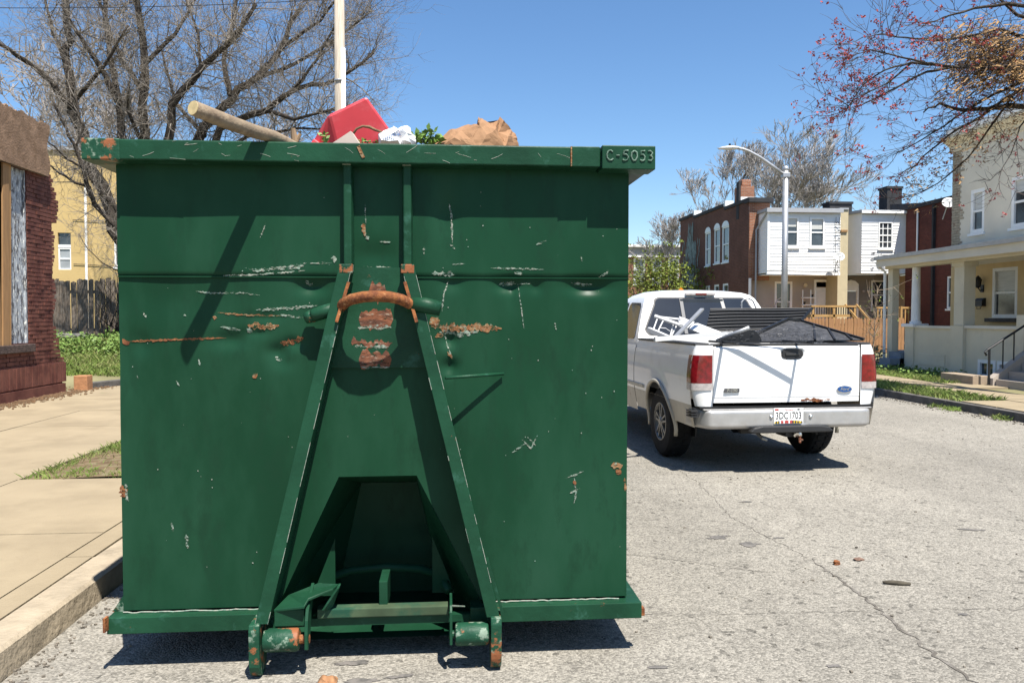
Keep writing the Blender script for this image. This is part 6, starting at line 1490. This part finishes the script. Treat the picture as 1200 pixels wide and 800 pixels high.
b = at_Y(170,300,22.5); b.z = .85
photo_tree('crooked_tree','crooked bare tree with two bowed stems in front of the yellow building', b, [
   ([(150,400,0),(146,330,0),(143,270,0),(128,258,0),(112,240,0),(101,215,-.2),(97,195,-.3),(88,175,-.3),(78,150,-.4),(62,118,-.5)],.115,.04),
   ([(146,300,0),(140,250,.2),(122,228,.2),(106,205,.1),(101,183,0),(96,150,0),(88,110,0)],.11,.035),
   ([(106,220,0),(88,214,-.3),(70,203,-.5),(55,190,-.6)],.06,.02),([(97,195,-.3),(80,188,-.6),(64,172,-.8),(48,160,-1)],.045,.015),([(143,320,0),(120,308,-.3),(103,292,-.4),(92,274,-.5)],.022,.008),([(88,175,-.3),(98,150,-.3),(84,120,-.4)],.04,.015)], 22.5, 104, 130, 1.0, .012, -.1, maxd=2, kids=3)
# thin creeper stems over the plank fence
rg = random.Random(105); cr = thing('creeper', (-9.3,23.8,.85), 'leafless creeper stems sprawling over the right of the plank fence', 'creeper')
mb = MB()
for k in range(34):
    x0 = rg.uniform(-10.1,-8.6); p = [Vector((x0, 23.85, hL(x0,23.5)))]
    for i in range(6): p.append(p[-1]+Vector((rg.gauss(.02,.10), rg.gauss(-.02,.05), rg.uniform(.2,.42))))
    mb.tube(p, [.022*rg.uniform(.4,1)*(1-.12*i) for i in range(7)], 4, caps=False)
mb.build('stems', M_BARK, cr)
# bare trees beyond the houses, grown from a forking trunk
def wild_tree(name, label, base, height, seed, spread=.62, maxd=6, mat_=None, group=None, rad=None, first=.30, wide=1.3):
    rg = random.Random(seed); root = thing(name, base, label, 'tree', group); mt = MB(); mc = MB(); rad = rad or height*.016
    def rec(p, d, ln, r, dep):
        n = 3; pts = [p]; dd = d
        for i in range(n):
            dd = (dd+rnd_dir(rg,.10)+Vector((0,0,.07))).normalized(); pts.append(pts[-1]+dd*ln/n)
        rs = [r*(1-.3*i/n) for i in range(n+1)]
        (mt if dep < 2 else mc).tube(pts, rs, 6 if dep < 2 else 3, caps=False)
        if dep >= maxd: return
        for k in range(rg.choice((2,3,3)) if dep < maxd-1 else 3):
            nd = (dd+rnd_dir(rg, spread*.6)+Vector((0,0,.06))).normalized()
            t = 1 if k < 2 else rg.uniform(.4,.9); i = min(n-1,int(t*n)); q = pts[-1] if t == 1 else pts[i].lerp(pts[i+1],t*n-i)
            rec(q, nd, ln*rg.uniform(.62,.86), max(rs[-1]*rg.uniform(.55,.75), .0145), dep+1)
    rec(Vector(base), Vector((0,0,1)), height*first, rad, 0)
    # fit the crown to the wanted height
    zmax = max(v.z for v in mc.v); k = height/(zmax-base[2])
    for m_ in (mt, mc): m_.v = [Vector(base)+Vector(((v.x-base[0])*wide, (v.y-base[1])*wide, v.z-base[2]))*k for v in m_.v]
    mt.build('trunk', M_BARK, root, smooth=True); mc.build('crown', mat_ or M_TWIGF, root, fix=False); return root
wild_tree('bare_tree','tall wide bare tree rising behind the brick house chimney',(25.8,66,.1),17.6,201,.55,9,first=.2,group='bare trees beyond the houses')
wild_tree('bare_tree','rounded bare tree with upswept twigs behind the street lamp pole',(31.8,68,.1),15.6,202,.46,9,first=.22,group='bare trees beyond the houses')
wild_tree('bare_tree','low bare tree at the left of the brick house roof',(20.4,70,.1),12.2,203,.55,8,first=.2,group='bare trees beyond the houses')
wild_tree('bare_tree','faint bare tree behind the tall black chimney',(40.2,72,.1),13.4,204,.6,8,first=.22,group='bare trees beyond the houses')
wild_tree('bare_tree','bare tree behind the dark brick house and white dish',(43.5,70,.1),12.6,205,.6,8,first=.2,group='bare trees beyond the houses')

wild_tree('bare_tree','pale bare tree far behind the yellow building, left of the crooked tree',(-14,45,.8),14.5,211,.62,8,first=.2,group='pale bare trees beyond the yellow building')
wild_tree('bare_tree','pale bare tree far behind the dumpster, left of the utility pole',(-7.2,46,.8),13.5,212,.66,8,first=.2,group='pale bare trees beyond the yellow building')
# bare woods closing the far end of the street
rg = random.Random(601); mb = MB()
for k in range(420):
    x = rg.uniform(-90,70); y = rg.uniform(150,190); h = rg.uniform(4,9)
    mb.tube([(x,y,0),(x+rg.gauss(0,.3),y,h*.5)],[.16,.08],4,caps=False)
    for j in range(16): 
        p = Vector((x,y,h*rg.uniform(.2,.6))); d = Vector((rg.gauss(0,1),rg.gauss(0,.6),rg.uniform(.4,1.6))).normalized(); mb.tube([p,p+d*rg.uniform(1,3)+rnd_dir(rg,.2)],[.09,.04],3,caps=False)
    leaves(mb,(x,y,h*.55),(h*.35,1.2,h*.4),14,rg,1.1)
tag(mb.build('far_woods', pm('far_woods', (.21,.19,.14), rough=.95, var=.35, vscale=.3), fix=False), kind='stuff')
# young green tree in front of the far buildings
gt = thing('green_tree', (12.3,44.5,.1), 'feathery young tree in yellow green leaf beyond the truck roof', 'tree')
rg = random.Random(301); mb = MB(); ml = MB(); ends = []
mb.tube([(12.3,44.5,.1),(12.25,44.5,1.5),(12.4,44.5,2.6)],[.09,.07,.05],7)
for k in range(34):
    p = Vector((12.3+rg.uniform(-.2,.2),44.5,rg.uniform(1.0,2.7))); a = rg.uniform(0,2*PI); d = Vector((math.cos(a)*1.1, math.sin(a)*.8, rg.uniform(.35,1.4)))
    sprout(mb, rg, p, d, rg.uniform(1.3,2.5), .025, 0, 2, 4, .04, .3, 3, ends, .6)
mb.build('trunk', M_BARK, gt, fix=False)
for p, d, dep in ends:
    if dep > 0: leaves(ml, p, (.22,.22,.2), 9, rg, .15)
ml.build('crown', M_LEAFY, gt, fix=False)

# budding maple overhanging from the right pavement (its trunk stands outside the frame)
mp_ = thing('budding_maple', (11.3,12.2,.12), 'maple with red buds and hanging dry brown seed clusters overhanging the street from the right', 'tree')
rg = random.Random(401)
tr_p = [Vector((11.3,12.2,.1)),Vector((11.35,12.25,1.9)),Vector((11.25,12.3,3.9)),Vector((11.4,12.5,5.8)),Vector((11.25,12.6,7.8)),Vector((11.35,12.8,9.8))]
mb = MB(); limb(mb, tr_p, .20, .07, 10); mb.build('trunk', M_BARK, mp_, smooth=True)
MLIMB = [([(1290,120,10.2),(1215,122,10.4),(1170,127,10.5),(1130,130,10.6),(1100,122,10.7),(1082,132,10.8)],.050,.010),
  ([(1290,75,10),(1225,85,10),(1160,80,9.9),(1120,78,9.8),(1085,85,9.7),(1040,108,9.6),(1000,128,9.5)],.038,.006),
  ([(1160,80,9.9),(1110,78,9.7),(1068,74,9.6),(1038,82,9.5),(1012,98,9.4),(985,140,9.3)],.022,.004),
  ([(1110,78,9.7),(1075,72,9.5),(1050,66,9.4),(1020,58,9.3),(998,66,9.2)],.016,.003),
  ([(1068,74,9.6),(1040,98,9.5),(1010,112,9.4),(978,128,9.3)],.014,.003),
  ([(1290,-10,10),(1220,8,9.9),(1180,5,9.8),(1140,10,9.7),(1105,22,9.6),(1080,28,9.5)],.034,.005),
  ([(1220,50,10.1),(1170,35,10),(1130,44,9.9),(1095,48,9.8),(1060,44,9.7),(1035,40,9.6),(1010,44,9.5)],.024,.003),
  ([(1250,95,10.3),(1190,108,10.4),(1150,135,10.6),(1110,160,10.8),(1080,185,11),(1062,205,11.1)],.032,.005),
  ([(1200,95,10.3),(1150,118,10.4),(1105,148,10.5),(1070,170,10.6),(1050,180,10.7)],.022,.004),
  ([(1190,108,10.4),(1160,150,10.6),(1135,185,10.7),(1100,215,10.8),(1075,228,10.9)],.018,.004),
  ([(1290,40,10.6),(1230,30,10.6),(1190,18,10.6),(1165,-10,10.6)],.04,.015),
  ([(1215,122,10.4),(1195,150,10.2),(1185,180,10.1),(1170,205,10)],.014,.003)]
mt = MB(); ends = []; limbsP = []
for k, (pts, r0, r1) in enumerate(MLIMB):
    P = [at_Y(a,b,c*1.29) for a,b,c in pts]; m1 = MB(); Q = limb(m1, P, r0*1.25, r1*1.25, 6); m1.build('limb', M_BARK, mp_, smooth=True); limbsP.append(Q)
for a in (0,1,5,10): 
    p0 = limbsP[a][0]; m1 = MB(); z = min(9.2, max(3.5, p0.z-1.4)); limb(m1, [Vector((11.3,12.4,z)), Vector((11.3,12.4,z)).lerp(p0,.6)+Vector((0,0,.1)), p0], .10, .062, 8); m1.build('limb', M_BARK, mp_, smooth=True)
for Q in limbsP:
    n = int(4.4*(Q[-1]-Q[0]).length)
    for k in range(n):
        p, d = along(Q, rg.uniform(.12,1)); nd = (d*1.0+rnd_dir(rg,.45)).normalized(); sprout(mt, rg, p, nd, rg.uniform(.35,.95), .0075, 0, 2, 3, .02, .35, 3, ends, .55)
    ends.append((Q[-1], (Q[-1]-Q[-2]).normalized(), 0))
tw = mt.build('twigs', pm('maple_twig',(.10,.075,.065),rough=.9,var=.3), mp_, fix=False)
mb = MB()
for p, d, dep in ends:
    dens = 1 if p.x < 7.6 else .55
    if rg.random() > (.36*dens): continue
    for k in range(rg.choice((2,3,4))):
        c = p+rnd_dir(rg,.028); leaves(mb, c, (.018,.018,.018), 4, rg, .042)
mb.build('red_buds', M_BUD, mp_, fix=False)
# dry brown clusters: bunches of thin hanging keys
mb = MB(); mg = MB()
for k in range(420):
    px = rg.gauss(1178,40); py = rg.gauss(72,26)
    if px < 1095 or not (22 < py < 125): continue
    p = at_Y(px, py, rg.uniform(12.5,13.9))
    for j in range(10):
        q = p+rnd_dir(rg,.09); d = Vector((rg.gauss(-.5,.5), rg.gauss(0,.4), rg.gauss(-.5,.5))).normalized(); s = rg.uniform(.065,.165); o = d.orthogonal().normalized()*s*.13
        mb.add([q-o, q+o, q+d*s+o*.4, q+d*s-o*.4], [(0,1,2,3)])
    for j in range(3):
        q = p+rnd_dir(rg,.13); mg.tube([q, q+rnd_dir(rg,.15)], .005, 3, caps=False)
for k in range(260):
    px = rg.uniform(1060,1200); py = 215-(px-1060)*.62+rg.gauss(0,20)
    p = at_Y(px, py, rg.uniform(12.9,14.2))
    for j in range(5):
        q = p+rnd_dir(rg,.05); d = Vector((rg.gauss(-.4,.5), rg.gauss(0,.4), rg.gauss(-.3,.6))).normalized(); s = rg.uniform(.04,.09); o = d.orthogonal().normalized()*s*.18
        mb.add([q-o, q+o, q+d*s+o*.4, q+d*s-o*.4], [(0,1,2,3)])
tag(mb.build('seed_clusters', M_SEED, mp_, fix=False), kind='stuff'); mg.build('seed_stalks', MATS['maple_twig'], mp_, fix=False)
# sapling by the porch, twiggy and bare
sp_ = thing('bare_sapling', at_Z(1022,440,.14), 'thin bare sapling between the truck and the cream porch', 'sapling')
rg = random.Random(501); Ys = at_Z(1022,440,.14).y; mb = MB(); P = limb(mb, [at_Z(1022,440,.14), at_Y(1023,410,Ys), at_Y(1026,372,Ys), at_Y(1028,335,Ys)], .022, .008, 6); mb.build('trunk', pm('pale_bark',(.30,.23,.16),rough=.9,var=.3), sp_)
mb = MB(); en = []
for k in range(26):
    p, d = along(P, rg.uniform(.25,1)); sprout(mb, rg, p, (d*.7+rnd_dir(rg,.6)), rg.uniform(.3,.7), .008, 0, 1, 3, .12, .3, 3, en)
mb.build('twigs', MATS['pale_bark'], sp_, fix=False)
lm = MB()
for p, d, _ in en:
    if rg.random() < .35: leaves(lm, p, (.03,.03,.03), 3, rg, .05)
lm.build('buds', M_LEAFY, sp_, fix=False)['kind'] = 'stuff'
# a low shrub beside the porch steps
sh = thing('low_shrub', (12.0,21.6,.12), 'low grey green shrub beside the blue porch steps', 'shrub')
mb = MB(); rg = random.Random(502)
for k in range(10): mb.tube([(12.0,21.6,.12),(12.0+rg.gauss(0,.2),21.6+rg.gauss(0,.2),rg.uniform(.4,.8))],.012,4)
mb.build('stems', M_TWIG, sh); ml = MB(); leaves(ml,(12.0,21.6,.5),(.38,.38,.35),260,rg,.09); ml.build('foliage', pm('grey_green_leaf',(.14,.19,.11),rough=.6,var=.4,vscale=5), sh, fix=False)
